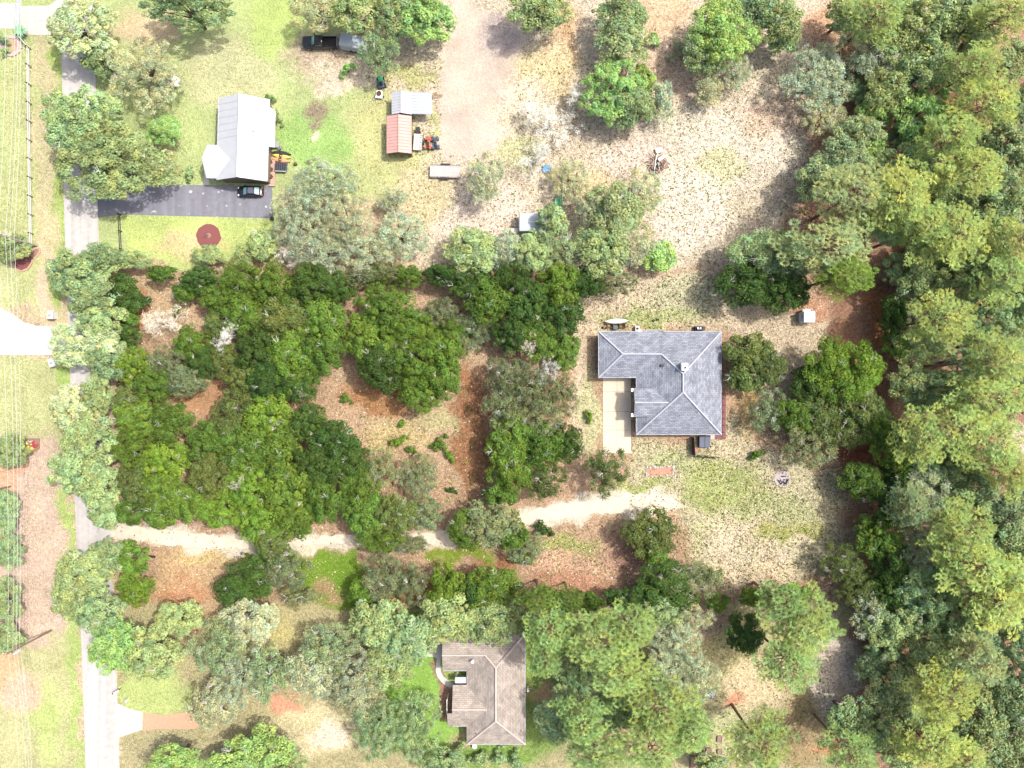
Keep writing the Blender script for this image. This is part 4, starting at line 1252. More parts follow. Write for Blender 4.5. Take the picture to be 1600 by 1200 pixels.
# white car end showing beneath the big pale tree
t = thing('parked_van', 'white car poking out from under the pale rounded tree', 'car', W(266, 128), R(-12))
MB().loft([rrect(x, w, .3, z, .2) for x, w, z in ((1.9, 1.2, .6), (1.75, 1.6, .8), (.9, 1.75, .95), (-1.6, 1.75, 1.0), (-1.85, 1.4, .8))]).build('body', M['white'], t, True)
MB().loft([rrect(x, w, .85, z, .2) for x, w, z in ((.9, 1.5, .98), (.2, 1.4, 1.5), (-1.3, 1.4, 1.52), (-1.7, 1.5, 1.0))]).build('cabin', M['white'], t, True)
MB().poly([(.9, -.62, 1.02), (.9, .62, 1.02), (.27, .55, 1.49), (.27, -.55, 1.49)]).build('windscreen', M['glass'], t)
for s in (-1, 1):
    for x in (1.2, -1.2):
        wheel(t, x, s * .8, .31, .2)

# green chairs, blue tarp, debris pile, small green thing
t = thing('slide', 'green plastic slide standing just above the grey-roofed camper', 'slide', W(873, 317), R(95))
for i in range(4):
    MB().box((0, -.5 + .33 * i, .62 - .05 * abs(i - 1.5)), (1.6, .26, .07)).build('slat', M['green'], t)
MB().tube([(-.75, -.55, 0), (-.75, -.55, .7), (.7, -.6, .7), (.7, -.6, 0)], .05, 6).tube([(-.75, .55, 0), (-.75, .55, .7), (.7, .6, .7), (.7, .6, 0)], .05, 6).build('frame', surf('pale_green_paint', alb((170, 220, 190)), .5), t)
MB().box((-1.0, 0, .25), (.5, .4, .1)).build('step', M['orange'], t)
t = thing('blue_tarp', 'small crumpled blue tarp under the bleached tree', 'tarp', W(855, 264))
rr = random.Random(8)
n_ = 7
mb = MB()
grid = [[(-.8 + 1.6 * i / n_, -.55 + 1.1 * j / n_, .05 + rr.random() * .3) for j in range(n_ + 1)] for i in range(n_ + 1)]
for i in range(n_):
    for j in range(n_):
        mb.poly([grid[i][j], grid[i + 1][j], grid[i + 1][j + 1], grid[i][j + 1]])
mb.build('sheet', M['blue'], t)
t = thing('scrap_pile', 'heap of pale scrap boards and branches in the sandy field', 'scrap pile', W(1026, 254))
rr = random.Random(5)
MB().prism([(1.9 * math.cos(a_) * rr.uniform(.75, 1.1), 1.6 * math.sin(a_) * rr.uniform(.75, 1.1) - .3) for a_ in [2 * math.pi * i / 16 for i in range(16)]], -.05, .06).build('debris_bed', M['mulch_brown'], t)
for i in range(46):
    a_ = rr.uniform(0, 3.14)
    L_ = rr.uniform(.5, 1.3)
    cx_, cy_, cz_ = rr.gauss(0, .75), rr.gauss(-.3, .75), rr.uniform(.1, .6)
    d_ = Vector((math.cos(a_), math.sin(a_), rr.uniform(-.15, .15))) * L_
    c_ = Vector((cx_, cy_, cz_))
    if i % 2:
        MB().tube([c_ - d_ * .7, c_ + d_ * .7], [.06, .04], 5).build('branch', M['twig'] if i % 3 == 0 else M['dark'] if i % 3 == 1 else M['bark'], t)
    else:
        MB().box((cx_, cy_, cz_), (L_ * 1.1, .16, .06), a_).build('board', M['wood_grey'] if i % 4 == 0 else M['wood'], t)
MB().box((.3, 1.9, .3), (1.1, .75, .5), .1).build('panel', M['white'], t)
MB().box((.7, .55, .75), (1.3, .5, .08), .6).build('sheet', M['white'], t)
MB().tube([(.1, 1.5, .5), (-.3, .2, .7), (-.5, -1.9, .2)], .09, 6).build('pipe', M['white'], t)

# mulch beds
def mulch_bed(name, label, cx, cy, pts, mt, edge, n_edge=0, extra=None, group=None):
    c = W(cx, cy)
    t = thing(name, label, 'planting bed', c, 0, group)
    P_ = [tuple((W(x, y) - c)[:2]) for x, y in pts]
    MB().prism(P_, -.05, .09).build('mulch', mt, t)
    if n_edge:
        seg = [(Vector(P_[i]), Vector(P_[(i + 1) % len(P_)])) for i in range(len(P_))]
        tot = sum((b - a).length for a, b in seg)
        for i in range(n_edge):
            d_ = tot * i / n_edge
            for a, b in seg:
                L_ = (b - a).length
                if d_ <= L_:
                    p = a.lerp(b, d_ / L_)
                    MB().box((p.x, p.y, .08), (tot / n_edge * .92, .26 if name != 'island_bed' else .6, .2), math.atan2(b.y - a.y, b.x - a.x)).build('paver', edge, t)
                    break
                d_ -= L_
    return t


ring = lambda cx, cy, r, n=28, a0=0, a1=6.2832: [(cx + r * (1 + .035 * math.sin(i * 2.3) + .03 * math.sin(i * .9)) * math.cos(a0 + (a1 - a0) * i / n), cy + r * math.sin(a0 + (a1 - a0) * i / n)) for i in range(n)]
t = mulch_bed('mulch_circle', 'round dark red mulch circle with young sapling on the green lawn', 326, 369, ring(326, 369, 19), M['mulch'], None)
MB().tube([(0, .05, 0), (.02, .05, 1.1), (0, .1, 2.2)], [.06, .05, .03], 6).build('sapling_stem', M['bark'], t)
MB().lathe((0, .05, 0), [(.5, .06), (.34, .22), (.2, .26), (.05, .24)], 10).build('mulch_mound', M['mulch_brown'], t)
t = mulch_bed('island_bed', 'round island bed with pale paver ring beside the pink driveway', 18, 72, ring(18, 72, 14), surf('pale_mulch', alb((204, 178, 150)), .95, var=.3, scale=6, bump=.4), M['paver'], 30)
t = mulch_bed('roadside_bed', 'red mulch bed with stone edging under the upper power pole', 45, 402, [(20, 409), (33, 402), (44, 398), (52, 404), (50, 412), (44, 420), (34, 424), (25, 420)], M['mulch'], M['paver_warm'], 22)
t = mulch_bed('stone_bed', 'narrow brown bed curving up to the upper power pole base', 56, 393, [(46, 398), (55, 388), (62, 388), (63, 394), (57, 402), (52, 405)], M['mulch_brown'], M['paver_warm'], 14)
t = mulch_bed('flower_bed', 'small roadside bed with yellow flowers and red shrub near the power lines', 49, 695, [(36, 686), (61, 686), (61, 700), (56, 704), (48, 706), (42, 698)], M['mulch_brown'], M['wood'], 22)
rr = random.Random(2)
for i in range(20):
    x, y = rr.gauss(-.15, .28), rr.gauss(-.45, .35)
    s_ = rr.uniform(.1, .18)
    MB().lathe((x, y, .25), [(s_ * .3, -.2), (s_, 0), (s_ * .8, .1), (.02, .13)], 7).build('flower', M['flower'], t)
for i in range(10):
    x, y = rr.gauss(.7, .25), rr.gauss(-.1, .25)
    s_ = rr.uniform(.16, .28)
    MB().lathe((x, y, .2), [(s_ * .3, -.2), (s_, 0), (s_ * .7, .2), (.02, .28)], 7).build('red_leaf_clump', M['leaf_red'], t)
for i in range(5):
    MB().lathe((-.7 + .25 * i, .55 + rr.uniform(-.1, .1), .08), [(.12, 0), (.14, .1), (.05, .18)], 6).build('stone', M['stone'], t)

# entrance pillars, mailbox, post
for i, (x, y) in enumerate(((86, 493), (88, 567))):
    t = thing('gate_pillar', ['upper', 'lower'][i] + ' white pillar flanking the white concrete driveway', 'pillar', W(x, y), R(-4 if i == 0 else 18), 'white gate pillars')
    MB().box((0, 0, .6), (.95, 1.25, 1.2)).build('shaft', M['white'], t)
    MB().box((0, 0, 1.25), (1.08, 1.4, .12)).build('capstone', M['concrete_grey'], t)
    MB().lathe((0, 0, 1.3), [(.16, 0), (.1, .12), (.15, .2), (.12, .38), (.03, .42)], 8).build('lamp', M['concrete_grey'], t)
t = thing('mailbox', 'pale mailbox on a post beside the lower road', 'mailbox', W(188, 1076), R(30))
MB().tube([(0, 0, 0), (0, 0, 1.05)], .07, 6).build('post', M['dark'], t)
MB().loft([rrect(x, .3, 1.05, 1.38, .14) for x in (-.5, .4)]).build('box', M['white'], t)
MB().box((-.62, 0, 1.0), (.55, .2, .16)).build('newspaper_tube', M['dark'], t)
o = MB().box((0, 0, .35), (.18, .5, .7)).build('marker_post', M['white'])
o.location = W(200, 1093)
tag(o, 'short white marker post above the concrete driveway apron', 'post')
t = thing('yard_ornament', 'pale blue ornament on the grass beside grey-green trees', 'ornament', W(1111, 1085))
for i in range(5):
    a_ = i * 1.256
    MB().lathe((.38 * math.cos(a_), .38 * math.sin(a_), .2), [(.12, -.2), (.22, 0), (.16, .14), (.03, .2)], 7).build('petal', surf('lavender_paint', alb((206, 206, 236)), .5) if i == 0 else bpy.data.materials['lavender_paint'], t)
MB().lathe((0, 0, 0), [(.2, 0), (.12, .3), (.2, .4), (.05, .45)], 8).build('hub', M['steel'], t)
t = thing('meter_box', 'white utility box on the wall side of the brown-roofed house', 'utility box', W(824.5, 1074))
MB().box((0, 0, .6), (.3, .55, 1.2)).build('cabinet', M['white'], t)
MB().tube([(.1, 0, .5), (.9, -.05, .5)], .05, 5).build('conduit', M['steel'], t)
t = thing('white_urn', 'pale urn below the lower eave of the brown roof', 'urn', W(742, 1163))
MB().lathe((0, 0, 0), [(.3, 0), (.16, .2), (.36, .6), (.42, .75), (.3, .72)], 10).build('bowl', M['white'], t)

# raised beds
for i, (x, y, L_, w_) in enumerate(((1124, 1154, 1.0, .75), (1154, 1153, .95, .7), (1107, 1173, .95, .8), (1124, 1174, .85, .7), (1141, 1175, 1.2, .8), (1092, 1184, .9, .7))):
    lb = ['upper bed of two, nearer the lone sage tree', 'upper bed, next to the pines', 'leftover', '', '', ''][i]
    names = ['wooden raised bed of the upper pair, with reddish soil', 'wooden raised bed of the upper pair, nearer the leaning pine', 'wooden raised bed with open end board, second in the lower row',
             'smallest wooden raised bed, middle of the lower row of four', 'longest wooden raised bed in the lower row', 'wooden raised bed at the pine end of the lower row']
    t = thing('raised_bed', names[i], 'raised bed', W(x, y), R(-2), 'raised garden beds below the clearing')
    for s in (-1, 1):
        MB().box((s * w_ / 2, 0, .18), (.06, L_, .36)).build('side_board', M['wood_grey'], t)
        MB().box((0, s * L_ / 2, .18), (w_ - .07, .06, .36)).build('end_board', M['wood_grey'], t)
    MB().box((0, 0, .13), (w_ - .07, L_ - .07, .26)).build('soil', M['mulch_brown'], t)
t = thing('flower_border', 'low brown planter corner between pines at the photo bottom', 'planter', W(1085, 1190))
MB().box((0, 0, .15), (1.5, 2.0, .3)).build('box', M['wood'], t)
MB().box((0, 0, .31), (1.35, 1.85, .06)).build('soil', M['mulch_brown'], t)

# rail fence along the verge
fx = [(48.5, 77), (49, 105), (49.2, 134), (49.6, 163), (50, 192), (50.3, 221), (50.6, 250), (51, 279), (51.4, 308), (52, 337), (52.6, 366), (53.5, 384)]
t = thing('rail_fence', 'white two-rail fence with dark posts along the road verge', 'fence', (0, 0, 0))
pts = [W(x, y) for x, y in [(34, 60)] + fx]
for i, p in enumerate(pts):
    MB().box((p.x, p.y, .65), (.16, .16, 1.3)).build('post', M['siding'], t)
    MB().box((p.x, p.y, 1.33), (.22, .22, .06)).build('post_cap', M['dark'], t)
    if i:
        a, b = pts[i - 1], p
        for z in (.55, 1.1):
            MB().box(((a.x + b.x) / 2 + (z - .8) * .2, (a.y + b.y) / 2, z), (.07, (b - a).length - .1, .15), math.atan2(b.y - a.y, b.x - a.x) + math.pi / 2).build('rail', M['white'], t)
t = thing('wire_fence', 'short dark rail fence below the asphalt driveway entrance', 'fence', (0, 0, 0))
pts = [W(x, y) for x, y in ((189.5, 336), (190.5, 362), (192, 390), (193, 402))]
for i, p in enumerate(pts):
    MB().box((p.x, p.y, .6), (.14, .14, 1.2)).build('post', M['dark'], t)
    if i:
        a, b = pts[i - 1], p
        for z in (.5, 1.0):
            MB().box(((a.x + b.x) / 2, (a.y + b.y) / 2, z), (.09, (b - a).length - .1, .12), math.atan2(b.y - a.y, b.x - a.x) + math.pi / 2).build('rail', M['fence_dark'], t)

# power poles and wires
POLES = [(58, 384, 10.2, 'grey power pole beside the roadside mulch beds', 1), (80, 985, 10.6, 'power pole with white transformer beside the lower verge', 2), (16, 760, 9.5, 'power pole on orange sand between edge shrubs', 0), (31, 957, 9.5, 'thin pinkish power pole rising from edge shrubs above the transformer pole', 0)]
for x, y, h, lb, kd in POLES:
    t = thing('utility_pole', lb, 'power pole', W(x, y), 0, 'power poles along the verge')
    MB().tube([(0, 0, 0), (0, 0, h)], [.17, .11], 8).build('pole', M['wood_grey'] if kd == 1 else M['wood'], t)
    if kd:
        MB().box((0, 0, h - .6), (1.9, .12, .14)).build('crossarm', M['wood'], t)
        for s in (-.85, -.3, .3, .85):
            MB().lathe((s, 0, h - .53), [(.05, 0), (.07, .08), (.04, .2)], 7).build('insulator', M['white'], t)
    if kd == 2:
        tf = MB().lathe((-.02, -.42, h - 2.6), [(.27, 0), (.3, .05), (.3, .8), (.24, .9), (.05, .95)], 12).build('transformer', M['white'], t)
        MB().lathe((-.02, -.42, h - 1.65), [(.05, 0), (.05, .2)], 6).build('bushing', M['dark'], tf)
wires = [[(6, -120), (-4, 367), (12, 1019), (32, 1330)], [(22, -120), (8, 368), (20, 1012), (44, 1330)], [(26, -120), (15, 369), (25, 1008), (48, 1330)], [(29, -120), (22, 371), (30, 1004), (52, 1330)]]
M['wire'] = surf('bare_wire', (0.36, 0.36, 0.33), 0.5, 0.2, var=0.05)
for k_, wpx in enumerate(wires):
    pts = []
    for (xa, ya), (xb, yb) in zip(wpx, wpx[1:]):
        A_, B_ = W(xa, ya, 9.7 - .35 * k_), W(xb, yb, 9.7 - .35 * k_)
        for i in range(14):
            u = i / 14
            p = A_.lerp(B_, u)
            p.z -= 4 * u * (1 - u) * .9
            pts.append(p)
    pts.append(B_)
    o = MB().tube(pts, .03, 4).build('power_line', M['wire'])
    tag(o, ['outermost power line, hugging the photo edge', 'second power line in from the photo edge', 'third power line in from the photo edge', 'innermost power line, nearest to the road'][k_], 'power line', 'overhead power lines')


# ------------------------------------------------------------------ trees
def leaf_sheet(name, c, n, size, tint, mat, aspect=0.55, rng=None):
    """N leaf sprays as rhombs: centres c, normals n, half-lengths, tint colours"""
    rng = rng or RNG
    N = len(c)
    n = n / (np.linalg.norm(n, axis=1, keepdims=True) + 1e-9)
    r = rng.normal(size=(N, 3))
    u = np.cross(n, r)
    u /= np.linalg.norm(u, axis=1, keepdims=True) + 1e-9
    v = np.cross(n, u)
    s = size[:, None]
    P = np.stack([c - u * s, c - v * s * aspect + n * s * .18, c + u * s, c + v * s * aspect + n * s * .18], 1).reshape(-1, 3)
    me = bpy.data.meshes.new(name)
    me.vertices.add(4 * N)
    me.vertices.foreach_set('co', P.astype(np.float32).ravel())
    finish(me, np.arange(4 * N).reshape(N, 4))
    a = me.attributes.new('tint', 'FLOAT_COLOR', 'POINT')
    t4 = np.concatenate([tint, np.ones((N, 1))], 1)
    a.data.foreach_set('color', np.repeat(t4, 4, 0).astype(np.float32).ravel())
    me.materials.append(mat)
    return me


def mesh_of(mb, name, mat):
    me = bpy.data.meshes.new(name)
    me.from_pydata(mb.v, [], mb.f)
    me.materials.append(mat)
    return me


def crooked(p, d, L, r0, r1, n, rr, wob=.25):
    pts, rad = [Vector(p)], [r0]
    d = Vector(d).normalized()
    for i in range(n):
        d = (d + Vector((rr.uniform(-wob, wob), rr.uniform(-wob, wob), rr.uniform(-wob, wob)))).normalized()
        pts.append(pts[-1] + d * (L / n))
        rad.append(r0 + (r1 - r0) * (i + 1) / n)
    return pts, rad


def broadleaf(seed, r, h, style):
    """a broad crown built from lobes of leaf clumps; returns meshes trunk, crown, twig"""
    rng = np.random.default_rng(seed)
    rr = random.Random(seed)
    sage = style == 'sage'
    nl = max(5, int(5 + r * (2.6 if not sage else 1.5)))
    lobes = []
    tries = 0
    while len(lobes) < nl and tries < 600:
        tries += 1
        a_, q_ = rng.uniform(0, 6.283), math.sqrt(rng.uniform(0, 1)) * .74 * r
        lr = (r * rng.uniform(.19, .34) if not sage else r * rng.uniform(.24, .4)) if r > 3 else r * rng.uniform(.3, .46)
        x, y = q_ * math.cos(a_), q_ * math.sin(a_)
        if any(math.hypot(x - l[0], y - l[1]) < .68 * (lr + l[3]) for l in lobes):
            continue
        z = h * (.98 - .38 * (q_ / r) ** 1.6) - lr * .75 + rng.uniform(-.13, .05) * h
        lobes.append((x, y, z, lr))
    cl = []
    for (x, y, z, lr) in lobes:
        m = int(lr * lr * 2 * math.pi * (0.85 if not sage else 1.4)) + 3
        for _ in range(m):
            t = rng.uniform(-.25, 1)
            a_ = rng.uniform(0, 6.283)
            s = math.sqrt(max(0, 1 - t * t)) * rng.uniform(.82, 1.08)
            cl.append((x + lr * s * math.cos(a_), y + lr * s * math.sin(a_), z + lr * t * rng.uniform(.7, .98), rng.uniform(.42, .84) if not sage else rng.uniform(.3, .62)))
        for _ in range(max(1, m // 9)):      # stray sprays that break the outline
            a_ = rng.uniform(0, 6.283)
            k_ = rng.uniform(.95, 1.35)
            cl.append((x + lr * k_ * math.cos(a_), y + lr * k_ * math.sin(a_), z + lr * rng.uniform(-.4, .3), rng.uniform(.18, .36)))
    cl = np.array(cl)
    per = 92 if not sage else 62
    K = len(cl)
    d = rng.normal(size=(K, per, 3))
    d[..., 2] = np.abs(d[..., 2]) * .9 - .2
    d /= np.linalg.norm(d, axis=2, keepdims=True)
    rad = rng.uniform(0.35, 1.0, (K, per, 1)) ** .5 if not sage else rng.uniform(0.1, 1.15, (K, per, 1)) ** .6
    c = cl[:, None, :3] + d * rad * cl[:, 3][:, None, None] * np.array([1.15, 1.15, .8])
    keep = rng.random((K, per)) < np.clip(cl[:, 3] / .5, .35, 1)[:, None]
    nrm = d * .9 + rng.normal(size=d.shape) * (.45 if not sage else .6) + np.array([0, 0, .55])
    size = rng.uniform(.10, .2, (K, per)) if not sage else rng.uniform(.08, .17, (K, per))
    ct = rng.uniform(.72, 1.28, (K, 1))
    warm = rng.uniform(-.12, .16, (K, 1))
    lt = rng.uniform(.75, 1.25, (K, per)) * ct
    tint = np.stack([lt * (1 + warm), lt, lt * (1 - warm * .9)], -1)
    ext = np.percentile(np.hypot(c[..., 0], c[..., 1]), 97.5)
    k_ = r / ext
    c[..., :2] *= k_
    lobes = [(x * k_, y * k_, z, lr * k_) for x, y, z, lr in lobes]
    f = keep.ravel()
    cm = leaf_sheet('crown', c.reshape(-1, 3)[f], nrm.reshape(-1, 3)[f], size.ravel()[f], tint.reshape(-1, 3)[f], M['leaf'], .6 if not sage else .42, rng)
    # trunk and limbs
    mb = MB()
    tr_h = h * .42
    pts, rad_ = crooked((0, 0, -.1), (rr.uniform(-.15, .15), rr.uniform(-.15, .15), 1), tr_h, .055 * r + .08, .04 * r + .05, 4, rr, .12)
    mb.tube(pts, rad_, 7)
    top = pts[-1]
    for (x, y, z, lr) in lobes:
        e = Vector((x, y, z))
        mid = top.lerp(e, .5) + Vector((rr.uniform(-.3, .3), rr.uniform(-.3, .3), rr.uniform(0, .4)))
        mb.tube([top - Vector((0, 0, .3)), mid, e], [.028 * r + .04, .018 * r + .03, .03], 5)
        for _ in range(3):
            a_ = rr.uniform(0, 6.28)
            mb.tube([mid.lerp(e, .5), e + Vector((lr * .8 * math.cos(a_), lr * .8 * math.sin(a_), lr * .5))], [.05, .02], 4)
    tm = mesh_of(mb, 'trunk', M['bark'])
    # bleached bare twigs that stick out of the crown
    mb = MB()
    for _ in range(int(1 + r * (rr.choice((.4, 1.0, 1.5)) if not sage else .8))):
        l = rr.choice(lobes)
        a_ = rr.uniform(0, 6.28)
        p = Vector((l[0] + l[3] * .5 * math.cos(a_), l[1] + l[3] * .5 * math.sin(a_), l[2] + l[3] * .8))
        for _b in range(rr.randint(2, 4)):
            b_ = a_ + rr.uniform(-1.1, 1.1)
            pts, rad_ = crooked(p, (math.cos(b_), math.sin(b_), .35), rr.uniform(.5, 1.3), .036, .014, 4, rr, .42)
            mb.tube(pts, rad_, 3, False)
            q_ = pts[2]
            pts, rad_ = crooked(q_, (math.cos(b_ + 1), math.sin(b_ + 1), .4), rr.uniform(.3, .7), .024, .011, 3, rr, .42)
            mb.tube(pts, rad_, 3, False)
    wm = mesh_of(mb, 'bare_branch', M['twig'])
    return {'trunk': tm, 'crown': cm, 'bare_branch': wm}


def pine(seed, r, h):
    rng = np.random.default_rng(seed)
    rr = random.Random(seed)
    mb = MB()
    pts, rad_ = crooked((0, 0, -.1), (0, 0, 1), h * .96, .24, .06, 6, rr, .025)
    mb.tube(pts, rad_, 8)
    tufts = []
    nlimb = 34
    for i in range(nlimb):
        u = i / (nlimb - 1)
        z = h * (.6 + .37 * u)
        a_ = i * 2.4 + rr.uniform(-.35, .35)
        L = r * (1.0 - .78 * u ** 1.7) * rr.uniform(.5, 1.02)
        base = Vector((0, 0, z))
        d0 = Vector((math.cos(a_), math.sin(a_), .16 + .35 * u))
        lp, lr_ = crooked(base, d0, L, .075, .025, 5, rr, .17)
        mb.tube(lp, lr_, 5, False)
        nsub = max(4, int(L * 3.4))
        for j in range(nsub):
            k_ = rr.uniform(.3, 1.0)
            idx = min(4, int(k_ * 5))
            p = lp[idx].lerp(lp[idx + 1], k_ * 5 - idx if idx < 5 else 1)
            b_ = a_ + rr.choice((-1, 1)) * rr.uniform(.5, 1.4)
            sl = rr.uniform(.4, 1.45) * (1.15 - k_ * .4)
            e = p + Vector((math.cos(b_) * sl, math.sin(b_) * sl, rr.uniform(.15, .45)))
            mb.tube([p, e], [.028, .015], 3, False)
            tufts.append((e.x, e.y, e.z, rr.uniform(.8, 1.15)))
            if rr.random() < .22:
                m_ = p.lerp(e, .4) + Vector((rr.uniform(-.3, .3), rr.uniform(-.3, .3), .2))
                tufts.append((m_.x, m_.y, m_.z, rr.uniform(.7, .95)))
        e = lp[-1]
        tufts.append((e.x, e.y, e.z + .1, 1.1))
    tufts.append((0, 0, h, 1.1))
    tm = mesh_of(mb, 'trunk', M['pine_bark'])
    kept = []
    for q_ in sorted(tufts, key=lambda q_: -q_[2]):
        if all((q_[0] - w_[0]) ** 2 + (q_[1] - w_[1]) ** 2 > .46 or q_[2] < w_[2] - 1.1 for w_ in kept):
            kept.append(q_)
    T = np.array(kept)
    K, per = len(T), 32
    a_ = (np.arange(per) * 2.39996 + rng.uniform(0, 6.28, (K, 1)))
    el = rng.uniform(.2, .9, (K, per))
    el = np.where(rng.random((K, per)) < .15, rng.uniform(-.4, .1, (K, per)), el)
    L = rng.uniform(.44, .6, (K, per)) * T[:, 3][:, None]
    d = np.stack([np.cos(a_) * np.cos(el), np.sin(a_) * np.cos(el), np.sin(el)], -1)
    side = np.stack([-np.sin(a_), np.cos(a_), np.zeros_like(a_)], -1)
    c0 = T[:, None, :3] + d * .2
    mid = c0 + d * L[..., None] * .6
    tip = c0 + d * L[..., None]
    tip[..., 2] -= .05
    w = .05
    P = np.stack([c0, mid + side * w, tip, mid - side * w], 2).reshape(-1, 3)
    N = K * per
    me = bpy.data.meshes.new('crown')
    me.vertices.add(4 * N)
    me.vertices.foreach_set('co', P.astype(np.float32).ravel())
    finish(me, np.arange(4 * N).reshape(N, 4))
    at = me.attributes.new('tint', 'FLOAT_COLOR', 'POINT')
    ct = rng.uniform(.8, 1.2, (K, 1)) * rng.uniform(.8, 1.2, (K, per))
    warm = rng.uniform(-.1, .18, (K, 1))
    t4 = np.stack([ct * (1 + warm), ct, ct * (1 - warm), np.ones_like(ct)], -1).reshape(-1, 4)
    at.data.foreach_set('color', np.repeat(t4, 4, 0).astype(np.float32).ravel())
    me.materials.append(M['needle'])
    return {'trunk': tm, 'crown': me}


def dead(seed, r, h):
    rr = random.Random(seed)
    rng = np.random.default_rng(seed)
    mb = MB()
    tips = []

    def grow(p, d, L, rad, lvl):
        n = 4
        pts, rads = crooked(p, d, L, rad, rad * .55, n, rr, .2)
        mb.tube(pts, rads, 5 if lvl < 2 else 3, False)
        if lvl >= 5:
            tips.extend(pts[1:])
            return
        if lvl >= 3:
            tips.extend(pts[2:])
        for j in range(rr.choice((2, 3)) + (2 if lvl == 0 else 1 if lvl < 3 else 0)):
            i = rr.randint(2, n)
            dd = (pts[i] - pts[i - 1]).normalized()
            a_ = rr.uniform(0, 6.28)
            nd = dd * .75 + Vector((math.cos(a_), math.sin(a_), .15)) * (.75 if lvl else 1.2)
            grow(pts[i], nd, L * rr.uniform(.55, .78), rads[i] * .62, lvl + 1)

    grow(Vector((0, 0, -.1)), Vector((.1, .05, 1)), h * .42, .2, 0)
    V = np.array(mb.v)
    ext = np.percentile(np.hypot(V[:, 0], V[:, 1]), 98)
    top = V[:, 2].max()
    sc = np.array([r / ext, r / ext, h / top])
    mb.v = [tuple(x) for x in V * sc]
    tm = mesh_of(mb, 'trunk', M['twig'])
    t = np.array([tuple(x) for x in tips]) * sc
    idx = rng.integers(0, len(t), 4600)
    c = t[idx] + rng.normal(size=(4600, 3)) * .11
    v = rng.uniform(.8, 1.15, (4600, 1))
    tint = np.concatenate([v, v, v * .95], 1)
    cm = leaf_sheet('lichen', c, rng.normal(size=(4600, 3)) + np.array([0, 0, .6]), rng.uniform(.035, .09, 4600), tint, M['moss'], .35, rng)
    return {'trunk': tm, 'lichen': cm}


def shrub(seed, r):
    rng = np.random.default_rng(seed)
    rr = random.Random(seed)
    K = 22
    a_, q_ = rng.uniform(0, 6.283, K), rng.uniform(0, 1, K) ** .7 * 1.05 * r
    q_ = q_ * (.7 + .35 * np.sin(a_ * 2 + seed) + .2 * np.sin(a_ * 3 + 2 * seed))
    cl = np.stack([q_ * np.cos(a_), q_ * np.sin(a_), r * np.clip(.9 - .55 * (q_ / r) ** 2, .12, 1) * rng.uniform(.6, 1.1, K)], 1)
    per = 55
    d = rng.normal(size=(K, per, 3))
    d[..., 2] = np.abs(d[..., 2]) * .9 - .2
    d /= np.linalg.norm(d, axis=2, keepdims=True)
    c = cl[:, None] + d * rng.uniform(.4, 1, (K, per, 1)) * rng.uniform(.16, .36, (K, 1, 1)) * r
    nrm = d + rng.normal(size=d.shape) * .5 + np.array([0, 0, .5])
    ct = rng.uniform(.75, 1.25, (K, 1)) * rng.uniform(.75, 1.25, (K, per))
    tint = np.stack([ct, ct, ct], -1)
    cm = leaf_sheet('foliage', c.reshape(-1, 3), nrm.reshape(-1, 3), rng.uniform(.07, .13, K * per) * r, tint.reshape(-1, 3), M['leaf'], .55, rng)
    mb = MB()
    for i in range(6):
        b_ = rr.uniform(0, 6.28)
        pts, rd = crooked((0, 0, -.05), (math.cos(b_) * .6, math.sin(b_) * .6, 1), r * .9, .05, .02, 3, rr, .2)
        mb.tube(pts, rd, 5)
    return {'stem': mesh_of(mb, 'stem', M['bark']), 'foliage': cm}


PROTO = {
    'oak': [(r, h, [broadleaf(100 + 10 * i + j, r, h, 'oak') for j in range(n)]) for i, (r, h, n) in enumerate(((2.2, 5, 3), (4.0, 8, 5), (6.4, 9.5, 5)))],
    'sage': [(r, h, [broadleaf(300 + 10 * i + j, r, h, 'sage') for j in range(n)]) for i, (r, h, n) in enumerate(((2.2, 4.5, 3), (4.0, 7.5, 4), (6.0, 9, 3)))],
    'pine': [(r, h, [pine(500 + 10 * i + j, r, h) for j in range(n)]) for i, (r, h, n) in enumerate(((3.4, 15, 3), (5.2, 18, 5)))],
    'dead': [(3.0, 6.5, [dead(700 + j, 3.0, 6.5) for j in range(4)])],
    'bush': [(1.2, 1.2, [shrub(800 + j, 1.2) for j in range(3)])],
}
NAME = {'oak': ('oak_tree', 'tree', 'oak'), 'sage': ('scrub_oak_tree', 'tree', 'scrub oak'), 'pine': ('pine_tree', 'tree', 'pine'), 'dead': ('bare_tree', 'tree', 'leafless bleached tree'), 'bush': ('shrub', 'shrub', 'shrub')}
TONE = {  # (sunlit leaf colour, word); upper-case greens, outside the lot, have milky haze painted in
    'd': ((76, 106, 46), 'dark green'), 'm': ((104, 136, 54), 'green'), 'b': ((120, 154, 56), 'bright green'), 's': ((134, 147, 102), 'grey-green'), 'o': ((106, 124, 66), 'olive'),
    'D': ((140, 161, 110), 'mid-green'), 'M': ((150, 172, 117), 'light green'), 'B': ((148, 179, 104), 'bright light green'), 'S': ((170, 180, 144), 'pale grey-green'), 'Y': ((166, 190, 106), 'yellow-green'),
    'P': ((190, 202, 150), 'very pale green'), 'T': ((142, 162, 116), 'dull green'), 'W': ((232, 229, 220), 'whitish')}
